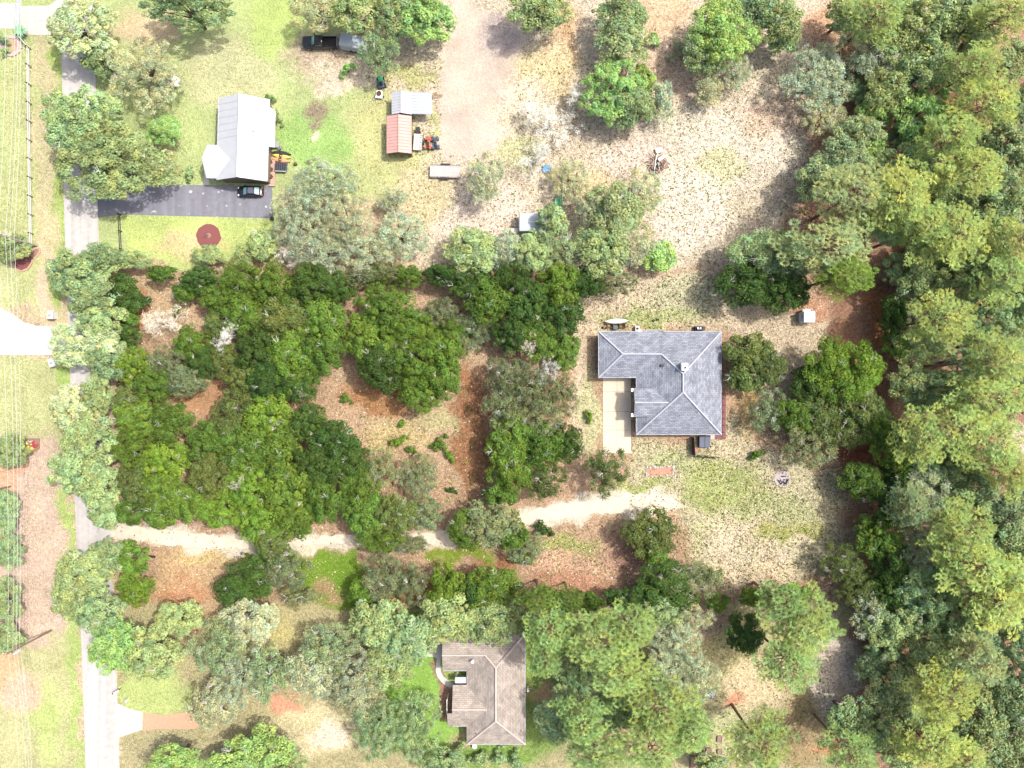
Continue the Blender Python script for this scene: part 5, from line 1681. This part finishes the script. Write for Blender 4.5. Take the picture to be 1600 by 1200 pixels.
REGION = {
    'roadtop': 'over the road above the asphalt driveway', 'lawn': 'on the lawn near the white-roofed house', 'pickup': 'beside the black pickup', 'field': 'in the sandy field above the scrap pile', 'asph': 'between asphalt driveway and camper', 'camp': 'around the grey-roofed camper',
    'topwood': 'in woods at the top corner', 'shedwood': 'in woods above the small white shed', 'backwood': 'in woods behind the grey-roofed house', 'pitwood': 'in woods beyond the fire pit', 'lowwood': 'in woods at the bottom corner', 'gap': 'near the raised beds and sandy gap',
    'bpine': 'beside the brown-roofed house and its yard', 'babove': 'overhanging the brown roof', 'grove': 'in the grove beside the brown-roofed house', 'road': 'along the road facing the power lines', 'edge': 'at the photo edge under power lines',
    'a': 'in the thicket around the bleached snags', 'b': 'in dense canopy above the sand drive entrance', 'c': 'in the big canopy beside the sand drive', 'd': 'around the brown central clearing', 'e': 'in the belt beside the house driveway',
    'f': 'behind the house near the white shed', 'g': 'below the sand drive', 'h': 'in the bare yard below the fire pit'}
TREES = '''
oak 125 42 56 46 9 P roadtop | sparse pale oak straddling the road at the top edge
oak 152 94 24 22 6 D roadtop | small mid-green oak beside the road above the largest road oak
oak 285 6 72 34 11 D lawn | broad oak cut by the photo top above the lawn
sage 222 108 60 58 8 S lawn | dense rounded grey-green tree with white car under its edge
oak 118 190 62 56 10 M roadtop | light oak with bare white limbs across the road, upper half of the pair
oak 172 252 86 68 10 D roadtop | largest road oak, lower of the pair above the asphalt driveway
oak 257 204 29 26 5 B lawn | small rounded bright green tree beside the largest road oak
bush 297 272 12 11 1.5 M lawn | low light green shrub near the porch of the white-roofed house
bush 421 154 9 9 1.8 B lawn | bright shrub at the upper corner of the white roof
bush 432 185 10 12 1.8 D lawn | mid-green shrub beside the long wall of the white-roofed house
sage 496 14 42 32 8 S pickup | grey-green tree directly above the black pickup
oak 556 12 40 36 9 M pickup | light green oak above the cargo trailer
sage 596 74 34 36 8 D pickup | mid-green tree leaning over the cargo trailer
oak 668 22 44 42 9 B pickup | bright oak at the top of the sandy arena
oak 615 10 36 34 9 D pickup | mid-green oak at the top edge between cargo trailer and arena
bush 543 108 13 13 2 B pickup | bright green bush below the cargo trailer
oak 846 12 48 36 9 D field | mid-green oak cut by the top edge beyond the sandy arena
oak 970 20 42 34 9 D field
oak 974 66 44 36 8 T field
oak 958 138 48 48 9 B field
oak 985 165 38 36 8 D field
oak 1008 122 20 22 6 B field
sage 1035 155 24 30 5 S field
bush 1022 63 12 12 1.8 B field | small bright green bush between field trees and round pale shrub
bush 1061 76 18 19 2.2 S field | round pale shrub in the upper sandy field
oak 1128 48 56 50 10 B field
oak 1098 80 34 34 8 D field
oak 1190 12 40 34 9 D field
sage 1107 138 24 28 4.5 S field
sage 1150 112 26 30 4 S field
dead 860 186 46 52 6 W field | lacy whitish tree at the edge of the sandy arena
dead 832 240 32 32 5 W field | smaller whitish tree just above the blue tarp
dead 900 152 22 24 5 W field | small grey leafless tree between lacy tree and field oaks
sage 892 278 32 34 5 S camp
sage 757 282 34 40 7 S asph | grey-green tree beyond the flatbed trailer
sage 505 285 52 40 8 S asph
sage 470 340 48 52 9 S asph
sage 535 340 48 50 9 S asph
sage 505 392 48 34 8 S asph
sage 565 388 44 36 8 S asph
sage 625 366 42 40 8 S asph
sage 615 310 24 22 5 S asph
oak 408 382 22 24 5 M asph | small light green oak at the lower end of the asphalt driveway
dead 450 392 24 22 6 W asph | grey leafless tree beside grey-green scrub oaks
oak 322 398 28 16 4 D asph | low mid-green oak under the mulch circle
sage 380 398 24 18 4 M asph | low light tree between mulch circle and asphalt driveway end
sage 1006 304 36 36 6 S camp
oak 962 330 44 44 9 T camp
sage 925 330 26 30 7 S camp
oak 860 345 26 28 7 D camp | mid-green tree hanging over the middle of the camper
sage 880 385 46 42 8 T camp
oak 940 392 44 38 9 M camp
sage 985 380 40 38 8 S camp
oak 830 392 36 34 8 M camp
sage 790 390 38 34 8 S camp
oak 740 394 44 36 8 M camp
oak 1030 402 27 24 5 B camp | compact bright oak at the end of the camper tree row
sage 1278 120 58 54 8 S topwood | broad pale scrub oak standing apart at the field edge
sage 1290 182 34 32 6 S topwood
oak 1340 138 20 22 5 D topwood
oak 1216 34 38 36 9 D topwood
oak 1226 62 24 22 6 M topwood
oak 1320 22 28 26 8 D topwood
pine 1372 20 38 34 16 Y topwood
oak 1405 58 44 42 11 M topwood
oak 1462 42 48 44 12 D topwood
oak 1508 30 46 46 12 T topwood
pine 1570 22 46 30 17 Y topwood
oak 1445 92 46 44 12 M topwood
sage 1368 92 40 36 9 S topwood
pine 1525 104 46 36 17 Y topwood
oak 1388 140 36 36 10 M topwood
oak 1436 122 38 36 11 M topwood
sage 1350 100 26 24 8 S topwood
oak 1448 182 42 44 11 B topwood
oak 1372 174 30 28 8 B topwood
pine 1545 160 58 42 17 Y topwood
pine 1488 212 46 40 17 Y topwood
oak 1345 212 36 34 9 T topwood
oak 1318 250 40 38 9 T shedwood
oak 1283 278 36 36 9 T shedwood
oak 1362 238 24 28 8 Y shedwood
oak 1418 262 46 40 11 M shedwood
pine 1516 268 54 40 18 Y shedwood
oak 1578 236 46 44 12 T topwood
oak 1590 170 36 44 11 D topwood
oak 1572 310 52 50 12 D shedwood
pine 1335 306 62 50 18 M shedwood
pine 1408 306 56 56 18 Y shedwood
pine 1300 384 66 46 17 M shedwood
pine 1446 356 48 44 17 Y shedwood
pine 1492 366 54 50 18 Y shedwood
oak 1232 402 44 40 9 D shedwood
oak 1182 398 44 38 9 D shedwood
oak 1172 446 52 36 9 d f
oak 1226 450 36 38 9 d f
pine 1322 428 44 30 16 b f
oak 1546 334 46 44 12 D shedwood
pine 1584 378 44 44 18 Y shedwood
oak 1540 405 44 38 12 D shedwood
pine 1568 432 50 44 18 Y shedwood
oak 1428 425 40 36 10 D shedwood
oak 1492 436 52 44 12 D shedwood
oak 1446 440 34 30 9 D shedwood
pine 1476 498 52 44 17 Y backwood
oak 1545 490 50 44 12 D backwood
oak 1590 470 40 44 12 M backwood
pine 1562 562 50 48 18 Y backwood
oak 1470 612 46 34 11 M backwood
pine 1546 622 62 40 18 Y backwood
pine 1494 668 54 46 18 Y backwood
pine 1440 684 40 46 17 Y backwood
pine 1552 692 56 48 18 Y backwood
oak 1440 620 28 30 9 D backwood
oak 1590 610 34 40 11 D backwood
oak 1510 570 36 26 9 M backwood
oak 1498 720 40 34 11 D pitwood
sage 1446 768 44 44 11 S pitwood
pine 1580 738 44 36 17 Y pitwood
oak 1518 762 42 34 11 D pitwood
oak 1578 790 42 34 11 T pitwood
pine 1504 826 50 44 18 Y pitwood
sage 1440 826 36 34 10 S pitwood
oak 1580 850 42 36 11 D pitwood
pine 1422 790 26 30 14 M pitwood
pine 1522 884 60 42 18 Y pitwood
sage 1432 880 36 34 9 S pitwood
oak 1478 872 30 30 9 D pitwood
oak 1446 936 50 46 12 M lowwood
oak 1508 966 52 48 12 M lowwood
pine 1556 940 60 60 18 Y lowwood
pine 1580 910 44 44 18 Y lowwood
oak 1398 974 42 38 10 D lowwood
sage 1362 962 36 40 9 S lowwood
oak 1380 1012 28 26 7 M lowwood
oak 1455 1010 44 40 10 M lowwood
pine 1530 1030 50 46 17 M lowwood
oak 1592 1030 44 50 12 T lowwood
oak 1362 1046 24 24 6 D lowwood
pine 1478 1086 54 46 18 Y lowwood
oak 1400 1082 40 38 9 T lowwood
sage 1540 1100 24 36 9 S lowwood
oak 1332 1124 38 36 9 D lowwood
oak 1374 1140 34 34 9 M lowwood
pine 1332 1182 48 36 16 B lowwood
oak 1528 1130 46 44 11 D lowwood
pine 1455 1160 56 44 18 Y lowwood
oak 1410 1176 36 30 9 M lowwood
pine 1506 1190 42 30 17 Y lowwood
oak 1588 1110 40 44 11 D lowwood
oak 1580 1180 42 36 11 D lowwood
pine 1190 1168 52 46 17 B gap
pine 1262 976 56 48 17 B gap
pine 1236 1040 44 46 16 B gap
oak 1166 988 30 34 7 d gap | compact dark green oak below the red litter patch
pine 1222 946 40 28 15 B gap
sage 1062 1010 48 44 8 S gap
sage 1040 1058 42 38 8 S gap
sage 1092 1062 36 40 8 S gap
oak 1040 960 36 24 7 M gap
sage 1085 966 34 24 7 S gap
pine 935 1000 62 50 17 B bpine
pine 968 1052 62 48 17 B bpine
pine 860 985 44 40 16 B bpine
pine 852 1030 26 28 14 B bpine
oak 872 1120 38 36 8 T bpine | dull green oak under pines below the brown house wall
pine 912 1130 48 40 16 B bpine
pine 1035 1108 60 50 17 B bpine
pine 1020 1170 64 44 17 B bpine
pine 930 1180 62 36 17 B bpine
oak 988 1115 26 24 6 D bpine
oak 700 968 46 40 9 M babove | light green oak over the parking pad above the brown roof
oak 770 978 36 34 9 D babove | mid-green oak over the middle of the brown roof
oak 735 974 30 30 8 M babove | light oak between parking pad and brown ridge
oak 806 966 26 24 8 D babove | mid-green oak over the far upper corner of the brown roof
oak 590 972 44 40 9 M grove
oak 640 1000 46 42 9 M grove
sage 510 1012 46 42 9 T grove
sage 555 1060 52 46 9 S grove
sage 485 1050 42 44 9 S grove
oak 610 1040 38 34 8 M grove
sage 560 1098 46 30 8 S grove
sage 420 1050 42 46 9 T grove
sage 590 1140 44 50 9 D grove
sage 640 1130 48 58 9 D grove
sage 340 1016 44 44 9 T grove
sage 370 1066 46 46 9 S grove
sage 330 1104 40 42 8 S grove
oak 392 970 44 34 8 S grove
oak 240 1020 46 42 8 M grove
oak 280 970 34 30 7 M grove
oak 180 1010 48 46 8 B road | sparse bright oak hanging over the road below the lot
oak 400 1182 52 40 9 B grove
oak 270 1192 46 26 8 B grove
oak 440 1196 34 24 8 D grove
oak 350 1196 30 22 7 B grove
bush 715 1172 16 14 2.4 D grove | shrub under the lower corner of the brown roof
bush 750 1184 18 14 2 D bpine | leafy shrub below the lower brown eave, near the pale urn
bush 782 1182 16 13 1.8 M bpine | light shrub below the middle of the lower brown eave
bush 806 1188 16 14 2 D bpine | dark shrub below the far lower brown corner
oak 690 1192 36 22 7 D grove
oak 128 420 48 36 8 M road
oak 104 432 32 32 7 M road
oak 160 404 32 24 7 D road
oak 142 466 38 34 8 D road
oak 205 404 28 16 6 M road
oak 160 500 36 32 8 M road
oak 128 535 54 42 8 P road | sparse yellowish oak covering the white driveway mouth
oak 165 560 32 34 8 D road
oak 112 640 36 34 9 P road | pale oak with white bare limbs over the road
oak 152 622 30 32 8 M road
oak 140 688 46 40 9 M road
oak 118 735 42 38 8 M road
oak 155 762 36 36 8 M road
oak 165 800 28 26 7 M road
oak 130 895 46 38 8 M road
oak 165 872 32 30 7 D road
oak 110 935 34 32 7 M road
oak 150 950 40 36 8 D road
dead 108 618 22 20 10 W road | bleached leafless crown above the pale road oak
oak 16 386 28 22 4 D edge
oak 12 704 30 28 5 D edge
oak 8 800 24 34 5 D edge
oak 10 860 26 30 5 D edge
oak 8 940 28 34 5 D edge
oak 8 1000 26 24 5 D edge
oak 205 470 30 24 6 d a
oak 192 450 24 24 6 d a
oak 200 520 22 20 5 d a
oak 200 496 18 16 5 m a
oak 205 570 34 32 7 b a
sage 262 562 36 28 7 s a
oak 232 600 36 30 7 m a
oak 200 628 30 28 7 o a
oak 300 535 30 28 7 m a
oak 318 566 32 30 7 d a
oak 290 456 24 18 5 m a
oak 310 436 34 22 7 d a
oak 342 470 30 30 7 m a
oak 340 505 24 24 7 o a
oak 350 560 28 28 7 o a
oak 290 598 36 26 7 s a
dead 250 508 36 42 7.5 W a | bleached bare tree with long forked trunk in the thicket clearing
dead 358 528 28 34 10 W a | bleached bare snag with yellow leaves at its side
bush 337 526 10 10 5 b a | small yellowish bush clump against the bleached snag
bush 276 484 9 9 1.2 b a | tiny weed bush on bare ground of the thicket clearing
oak 375 440 38 34 8 m b
oak 425 448 42 38 9 m b
oak 480 448 42 36 9 d b
oak 528 446 28 28 8 d b
oak 385 488 38 36 9 m b
oak 440 500 46 44 9 o b
oak 500 500 42 42 9 m b
oak 400 545 42 42 9 d b
oak 455 560 46 46 9 b b
oak 505 546 36 38 9 m b
oak 420 596 42 36 9 d b
oak 470 602 34 30 8 d b
oak 376 588 30 30 8 o b
sage 560 432 34 20 8 s b
oak 215 652 40 34 8 m c
oak 262 660 40 36 8 m c
oak 210 702 36 36 8 m c
oak 258 716 40 36 8 b c
oak 212 754 34 36 8 o c
oak 256 772 40 36 8 m c
oak 205 798 30 24 7 m c
oak 300 780 34 36 8 m c
oak 252 806 32 22 7 m c
oak 366 645 40 36 9 o c
oak 415 650 42 40 9 b c
oak 320 690 38 36 9 m c
oak 375 700 46 44 9 m c
oak 435 705 46 44 9 m c
oak 330 745 40 40 9 o c
oak 390 762 48 46 9 b c
oak 450 768 46 44 9 m c
oak 495 720 42 40 9 d c
oak 525 690 40 36 9 d c
oak 545 722 34 38 8 d c
oak 345 796 38 34 8 b c
oak 405 812 42 38 8 b c
oak 462 812 40 36 8 m c
oak 425 846 34 26 7 o c
oak 510 778 36 40 9 m c
oak 560 760 32 36 8 m c
oak 480 660 34 32 8 d c
oak 570 800 40 40 8 m c
oak 620 805 38 36 8 o c
oak 660 800 34 30 7 s c
oak 595 842 40 26 7 m c
sage 592 735 36 36 7 s c
sage 655 745 36 36 6 s c
sage 640 850 36 22 6 s c
oak 605 480 50 40 9 m d
oak 575 525 42 44 9 m d
oak 640 520 48 46 9 m d
oak 600 570 46 40 9 d d
oak 650 570 48 46 9 m d
oak 692 550 36 40 9 m d
oak 690 595 34 34 8 m d
oak 655 615 38 32 8 m d
oak 705 520 30 26 7 m d
sage 690 492 34 28 7 s d
sage 742 515 36 36 6 s d
sage 715 535 26 24 5 s d
oak 640 432 32 18 6 m d
sage 600 424 32 18 7 s d
oak 735 442 38 28 8 d d
bush 622 690 14 14 1.6 b d | bright weedy bush nearest the big canopy in the clearing
bush 642 702 10 10 1.3 m d | small weed bush in the centre of the clearing
bush 688 694 18 14 1.7 m d | widest weed bush on the open clearing floor
bush 703 712 11 12 1.3 b d | small bright weed bush below the widest one
bush 628 662 9 8 1 b d | tiny bright weed near the upper clearing edge
bush 540 624 12 10 1.2 m d | low weed bush where clearing meets dense canopy
bush 706 766 10 9 1 d d | dark low bush near the lower end of the clearing
oak 765 470 42 40 9 m e
oak 800 442 38 34 9 d e
oak 822 480 40 42 9 d e
oak 872 446 40 34 9 m e
oak 915 440 30 26 8 d e
sage 962 440 40 22 8 s e
oak 880 490 38 34 8 d e
oak 838 530 40 36 8 m e
oak 800 520 32 32 8 d e
oak 880 548 28 34 6 m e
dead 826 545 26 30 11 W e | upper of two whitish leafless trees in the tree belt
dead 854 580 28 28 11 W e | lower of two whitish leafless trees in the tree belt
sage 790 590 38 40 9 s e
sage 836 606 42 40 9 s e
sage 788 640 40 42 9 s e
sage 842 655 44 42 9 s e
oak 795 690 40 42 9 m e
oak 850 700 42 40 9 m e
oak 800 738 38 36 9 m e
sage 850 752 42 34 9 o e
oak 885 690 30 34 8 d e
sage 880 620 28 36 7 s e
oak 780 775 28 22 7 m e
bush 920 650 9 12 1.4 b e | bright weed bush beside the concrete driveway edge
sage 946 738 38 46 8 o e | thin olive tree hanging over the lower end of the concrete driveway
oak 762 818 46 38 8 s g | pale oak spreading across the sand drive
oak 728 826 30 30 7 m g
oak 800 836 26 24 7 m g
bush 848 828 16 14 2.2 d g | round dark bush touching the lower edge of the sand drive
sage 820 858 34 28 5 s g
oak 818 870 16 14 3 m g
oak 1016 832 42 40 7 o h | lone rounded olive oak just below the sand pad
oak 1022 862 24 22 6 m h
oak 395 902 44 34 8 d g
sage 440 892 40 34 8 s g
oak 365 925 34 26 7 d g
sage 470 930 30 22 6 s g
sage 600 898 38 38 8 s g
sage 640 912 34 34 8 s g
oak 695 918 30 34 8 b g
oak 770 918 44 36 8 m g
oak 735 925 24 26 7 d g
oak 565 930 24 22 6 b g
oak 208 872 30 24 6 m g
oak 212 922 30 28 6 b g
pine 842 936 34 20 13 m g
pine 890 938 24 16 12 m g
oak 1040 905 40 30 7 d h
sage 1078 908 44 32 7 s h
oak 1015 930 30 22 6 d h
sage 1110 900 22 20 5 s h
sage 1320 884 36 34 7 o h
oak 1236 932 34 20 6 b h
oak 1182 935 26 14 5 b h
oak 1376 838 36 36 9 m h
oak 1396 788 30 34 9 d h
oak 1350 754 34 30 7 m f
oak 1396 702 28 38 9 m f
oak 1395 880 32 38 9 d h
sage 1345 922 36 28 8 o h
oak 1392 928 34 28 9 d h
oak 1168 556 38 36 7 o f
oak 1196 575 32 34 7 o f
oak 1164 590 26 24 6 o f
oak 1300 570 40 40 9 b f
oak 1345 575 38 40 9 b f
oak 1322 606 38 30 8 b f
oak 1268 600 32 28 7 d f
sage 1206 645 40 36 6 s f
oak 1242 652 28 28 7 m f
oak 1280 655 32 32 7 o f
sage 1272 695 42 40 8 s f
sage 1310 672 40 38 8 o f
oak 1350 648 38 40 8 o f
oak 1374 672 30 34 8 m f
oak 1400 495 22 34 8 d f
oak 1402 540 20 22 7 m f
bush 1182 710 12 11 1.5 m f | small green bush on the lawn between house and fire pit
oak 1400 740 24 28 8 d f
bush 6 62 8 10 1.6 D edge | leafy shrub inside the paver-ringed island bed
bush 8 80 7 8 1.2 M edge | low light shrub at the lower side of the island bed
oak 870 940 26 16 6 d g
oak 920 942 24 14 6 m g
oak 975 936 28 18 6 d h
oak 1060 938 30 16 6 d h
oak 1120 942 22 14 5 m h
oak 1350 940 26 16 7 d h
oak 690 428 30 18 7 d d
oak 250 428 26 16 6 m a
oak 590 428 24 16 6 m d
sage 1425 480 30 28 7 S backwood
oak 1440 540 37 33 8 M backwood
oak 1425 600 35 29 9 M backwood
oak 1590 520 33 34 7 T backwood
sage 1530 540 31 30 8 M backwood
oak 1450 730 38 35 9 M pitwood
oak 1550 830 36 31 7 T pitwood
oak 1480 790 34 36 8 M pitwood
sage 1420 850 32 32 9 M pitwood
oak 1560 880 30 28 7 T pitwood
oak 1470 900 37 33 8 M pitwood
oak 1420 930 35 29 9 M lowwood
sage 1540 990 33 34 7 S lowwood
oak 1470 960 31 30 8 M lowwood
oak 1590 980 38 35 9 M lowwood
oak 1430 1050 36 31 7 T lowwood
sage 1550 1070 34 36 8 M lowwood
oak 1500 1060 32 32 9 M lowwood
oak 1420 1120 30 28 7 T lowwood
oak 1480 1130 37 33 8 M lowwood
sage 1560 1150 35 29 9 M lowwood
oak 1440 300 33 34 7 T shedwood
oak 1470 290 31 30 8 M shedwood
oak 1390 350 38 35 9 M shedwood
sage 1350 350 36 31 7 S shedwood
oak 1470 330 34 36 8 M shedwood
oak 1540 230 32 32 9 M topwood
oak 1420 210 30 28 7 T topwood
sage 1490 130 37 33 8 M topwood
oak 1420 20 35 29 9 M topwood
oak 1590 90 33 34 7 T topwood
oak 1530 60 31 30 8 M topwood
sage 1560 360 38 35 9 M shedwood
oak 1520 410 36 31 7 T shedwood
oak 1460 400 34 36 8 M shedwood
oak 1510 320 32 32 9 M shedwood
sage 1330 50 30 28 7 S topwood
oak 1350 250 37 33 8 M shedwood
dead 1448 205 18 18 9 W topwood | grey leafless tree among the top corner pines
dead 1390 95 22 22 9 W topwood | pale bare tree between broad top corner oaks
sage 1060 1090 26 22 6 S gap
pine 985 985 40 34 16 B bpine
pine 1080 1140 36 36 16 B bpine
oak 900 1060 34 32 8 M bpine
oak 960 1110 34 30 8 M bpine
oak 1110 1195 26 16 6 M bpine
dead 430 660 14 14 10 W c | small bleached snag at the upper side of the big canopy
dead 372 758 13 16 11 W c | small white snag in the middle of the big canopy
dead 470 610 12 12 10 W b | tiny bleached snag above the big sand drive canopy
'''
ORD = ['first', 'second', 'third', 'fourth', 'fifth', 'sixth', 'seventh', 'eighth', 'ninth', 'tenth', 'eleventh', 'twelfth', 'thirteenth', 'fourteenth', 'fifteenth', 'sixteenth', 'seventeenth', 'eighteenth', 'nineteenth', 'twentieth']
rows = []
for ln_ in TREES.strip().splitlines():
    left, _, lab = ln_.partition('|')
    kd, x, y, rx, ry, h, tone, reg = left.split()
    rows.append([kd, float(x), float(y), float(rx), float(ry), float(h), tone, reg, lab.strip()])
groups = {}
for r_ in rows:
    if not r_[8]:
        m_ = (r_[3] + r_[4]) / 2
        size = 'small' if m_ < 27 else 'mid-sized' if m_ < 39 else 'broad'
        groups.setdefault((r_[7], r_[0], r_[6], size), []).append(r_)
for (reg, kd, tone, size), L_ in groups.items():
    L_.sort(key=lambda q_: q_[2])
    for i, r_ in enumerate(L_):
        base = f"{size} {TONE[tone][1]} {NAME[kd][2]} {REGION[reg]}"
        r_[8] = base if len(L_) == 1 else base + (', lowest' if i == len(L_) - 1 and len(L_) > 2 else ', uppermost' if i == 0 else ', lower' if len(L_) == 2 else f', {ORD[min(i, 19)]} from top')
TREE_ROOTS = {}
used = {}
rr = random.Random(77)
for kd, x, y, rx, ry, h, tone, reg, lab in rows:
    sizes = PROTO[kd]
    want = (rx + ry) / 2 * PXM
    r0, h0, variants = min(sizes, key=lambda s: abs(math.log(want / s[0])))
    i = used[(kd, r0)] = used.get((kd, r0), -1) + 1
    parts = variants[i % len(variants)]
    hc = h * (.84 if kd == 'pine' else .72 if kd != 'bush' else .5)
    nm, cat, _ = NAME[kd]
    t = thing(nm, lab, cat, Vector((*W(x, y, hc)[:2], 0)), 0, f"{NAME[kd][2]}s {REGION[reg]}")
    if kd == 'pine' and reg != 'bpine':
        rx, ry = rx * 1.07, ry * 1.07
    if reg in 'abcde':
        rx, ry = rx * .92, ry * .92
    t.scale = (rx * PXM / r0, ry * PXM / r0, h / h0)
    rot = rr.uniform(0, 6.283)
    v_ = rr.uniform(.84, 1.2) if tone.islower() else rr.uniform(.9, 1.1)
    w_ = rr.uniform(-.07, .09)
    base = lin(TONE[tone][0]) / GAIN / (.68 if kd == 'pine' else .70 if tone.islower() else .54)  # upper-case tones lightened further, part of the haze painted into outside leaves
    for pn, me in parts.items():
        o = bpy.data.objects.new(pn, me)
        COL.objects.link(o)
        o.parent = t
        o.rotation_euler = (0, 0, rot)
        if pn in ('bare_branch', 'lichen'):
            o['kind'] = 'stuff'
        o.color = (float(base[0] * v_ * (1 + w_)), float(base[1] * v_), float(base[2] * v_ * (1 - w_)), 1)

# a leaning bare pine trunk in the woods and a blue-leaved palm by the pink drive
t = thing('bare_pine_trunk', 'tall bare pine trunk leaning across the gap in the woods', 'tree', W(1415, 574))
mb = MB()
mb.tube([(0, 0, -.1), (.05, .1, 6), (.2, .15, 12), (.3, .2, 17)], [.2, .17, .13, .06], 8)
mb.build('trunk', M['pine_bark'], t)
for i in range(7):
    a_ = i * 1.9
    pts, rd = crooked((.25, .17, 12 + .6 * i), (math.cos(a_), math.sin(a_), .2), rr.uniform(.6, 1.6), .05, .02, 3, rr, .2)
    MB().tube(pts, rd, 4).build('branch', M['bark'], t)
t = thing('fallen_branch', 'bare forked dead trunk lying in the bottom corner woods gap', 'log', W(1462, 1052))
mb = MB()
mb.tube([(0, 0, .4), (1.6, -.9, .5), (2.9, -1.5, .5)], [.14, .1, .06], 6)
mb.tube([(1.6, -.9, .5), (2.4, -1.9, .6)], [.07, .03], 5)
mb.tube([(2.4, -1.25, .5), (3.6, -1.1, .8)], [.06, .03], 5)
mb.build('trunk', M['bark'], t)
t = thing('palm', 'small blue-green palm at the corner of the pink driveway', 'palm', W(40, 54))
MB().tube([(0, 0, 0), (0, 0, .9)], [.16, .13], 7).build('trunk', M['bark'], t)
pm_ = surf('palm_frond', alb((150, 205, 160)), .6, var=.15)
for i in range(15):
    a_ = i * 2.4
    L_ = rr.uniform(.9, 1.4)
    mb = MB()
    z_ = .9
    prev = None
    for j in range(6):
        u = j / 5
        r_ = L_ * u
        zz = z_ + .55 * math.sin(u * 2.2) - .25 * u * u
        wd = .02 + .13 * math.sin(math.pi * min(1, u * .9 + .08))
        c_ = Vector((r_ * math.cos(a_), r_ * math.sin(a_), zz))
        s_ = Vector((-math.sin(a_), math.cos(a_), 0)) * wd
        cur = (c_ - s_, c_ + Vector((0, 0, .05)), c_ + s_)
        if prev:
            mb.poly([prev[0], cur[0], cur[1], prev[1]]).poly([prev[1], cur[1], cur[2], prev[2]])
        prev = cur
    mb.build('frond', pm_, t)

# ------------------------------------------------------------------ ground cover nobody could count
SOLID = [[(90, -60), (150, -60), (165, 590), (190, 1260), (128, 1260), (108, 590)], [(150, 288), (430, 288), (430, 344), (150, 344)], [(-60, 478), (90, 478), (110, 560), (-60, 557)], [(-60, -20), (100, -20), (100, 58), (-60, 58)],
         [(930, 515), (1136, 515), (1136, 690), (988, 690), (988, 710), (940, 710), (940, 595), (930, 595)], [(330, 160), (426, 160), (428, 290), (318, 290)], [(602, 142), (680, 142), (680, 185), (650, 190), (648, 245), (602, 245)],
         [(690, 1000), (824, 992), (822, 1165), (728, 1165), (700, 1138), (680, 1060), (645, 1030), (645, 1000)], [(181, 1098), (310, 1098), (310, 1155), (181, 1155)], [(690, 30), (810, 22), (806, 240), (690, 244)],
         [(305, 350), (347, 350), (347, 390), (305, 390)], [(668, 258), (726, 258), (726, 284), (668, 284)]]


def scatter(n, boxes, seed):
    rng = np.random.default_rng(seed)
    out = []
    tot = sum((b[2] - b[0]) * (b[3] - b[1]) * b[4] for b in boxes)
    for x0_, y0_, x1_, y1_, wgt in boxes:
        m = int(n * (x1_ - x0_) * (y1_ - y0_) * wgt / tot)
        p = np.stack([rng.uniform(x0_, x1_, m), rng.uniform(y0_, y1_, m)], 1)
        X, Y = (p[:, 0] - 800) * PXM, (600 - p[:, 1]) * PXM
        keep = vnoise(X + 500, Y + 500, 1.3, seed + 5) * .6 + vnoise(X + 500, Y + 500, 4.5, seed + 6) * .6 > rng.uniform(.25, .85, m)
        for s in SOLID:
            keep &= ~in_poly(p[:, 0], p[:, 1], s)
        out.append(np.stack([X[keep], Y[keep]], 1))
    return np.concatenate(out)


def cover(name, pts, colours, smin, smax, zlift, upness, mat, seed, aspect=.5):
    rng = np.random.default_rng(seed)
    N = len(pts)
    c = np.concatenate([pts, np.full((N, 1), zlift)], 1)
    c[:, 2] += rng.uniform(0, .03, N)
    n = rng.normal(size=(N, 3)) * (1 - upness) + np.array([0, 0, 1]) * upness
    pal = np.array([lin(q_) / GAIN / .85 for q_ in colours])
    tint = pal[rng.integers(0, len(pal), N)] * rng.uniform(.75, 1.25, (N, 1))
    me = leaf_sheet(name, c, n, rng.uniform(smin, smax, N), tint, mat, aspect, rng)
    o = bpy.data.objects.new(name, me)
    COL.objects.link(o)
    o.color = (1, 1, 1, 1)
    tag(o, kind='stuff')
    return o


lawn = scatter(26000, [(0, 60, 690, 420, 1.2), (0, 556, 135, 1200, .8), (600, 945, 900, 1200, 1.2), (180, 1040, 320, 1110, 1.2), (380, 858, 570, 945, 1.5)], 41)
cover('grass', lawn, [(200, 210, 140), (180, 204, 116), (216, 212, 156), (166, 190, 104)], .09, .2, .06, .45, M['tuft'], 42, .4)
weeds = scatter(15000, [(985, 640, 1330, 930, 1.4), (885, 430, 1140, 520, 1.2), (560, 590, 760, 790, 1.0), (820, 820, 1000, 930, .9), (640, 100, 1260, 420, .6), (1000, 960, 1300, 1200, .7)], 51)
cover('weeds', weeds, [(128, 150, 66), (150, 164, 84), (106, 132, 52), (168, 170, 100)], .10, .26, .08, .5, M['tuft'], 52, .55)
lit = scatter(30000, [(985, 640, 1330, 930, 1.5), (885, 430, 1300, 620, 1.4), (180, 430, 770, 945, .5), (820, 820, 1000, 930, 1), (560, 40, 1290, 420, 1.0), (1090, 960, 1300, 1200, .5)], 61)
cover('leaf_litter', lit, [(240, 230, 206), (226, 208, 170), (172, 132, 98), (132, 96, 72), (236, 222, 190)], .08, .2, .035, .8, M['tuft'], 62, .6)
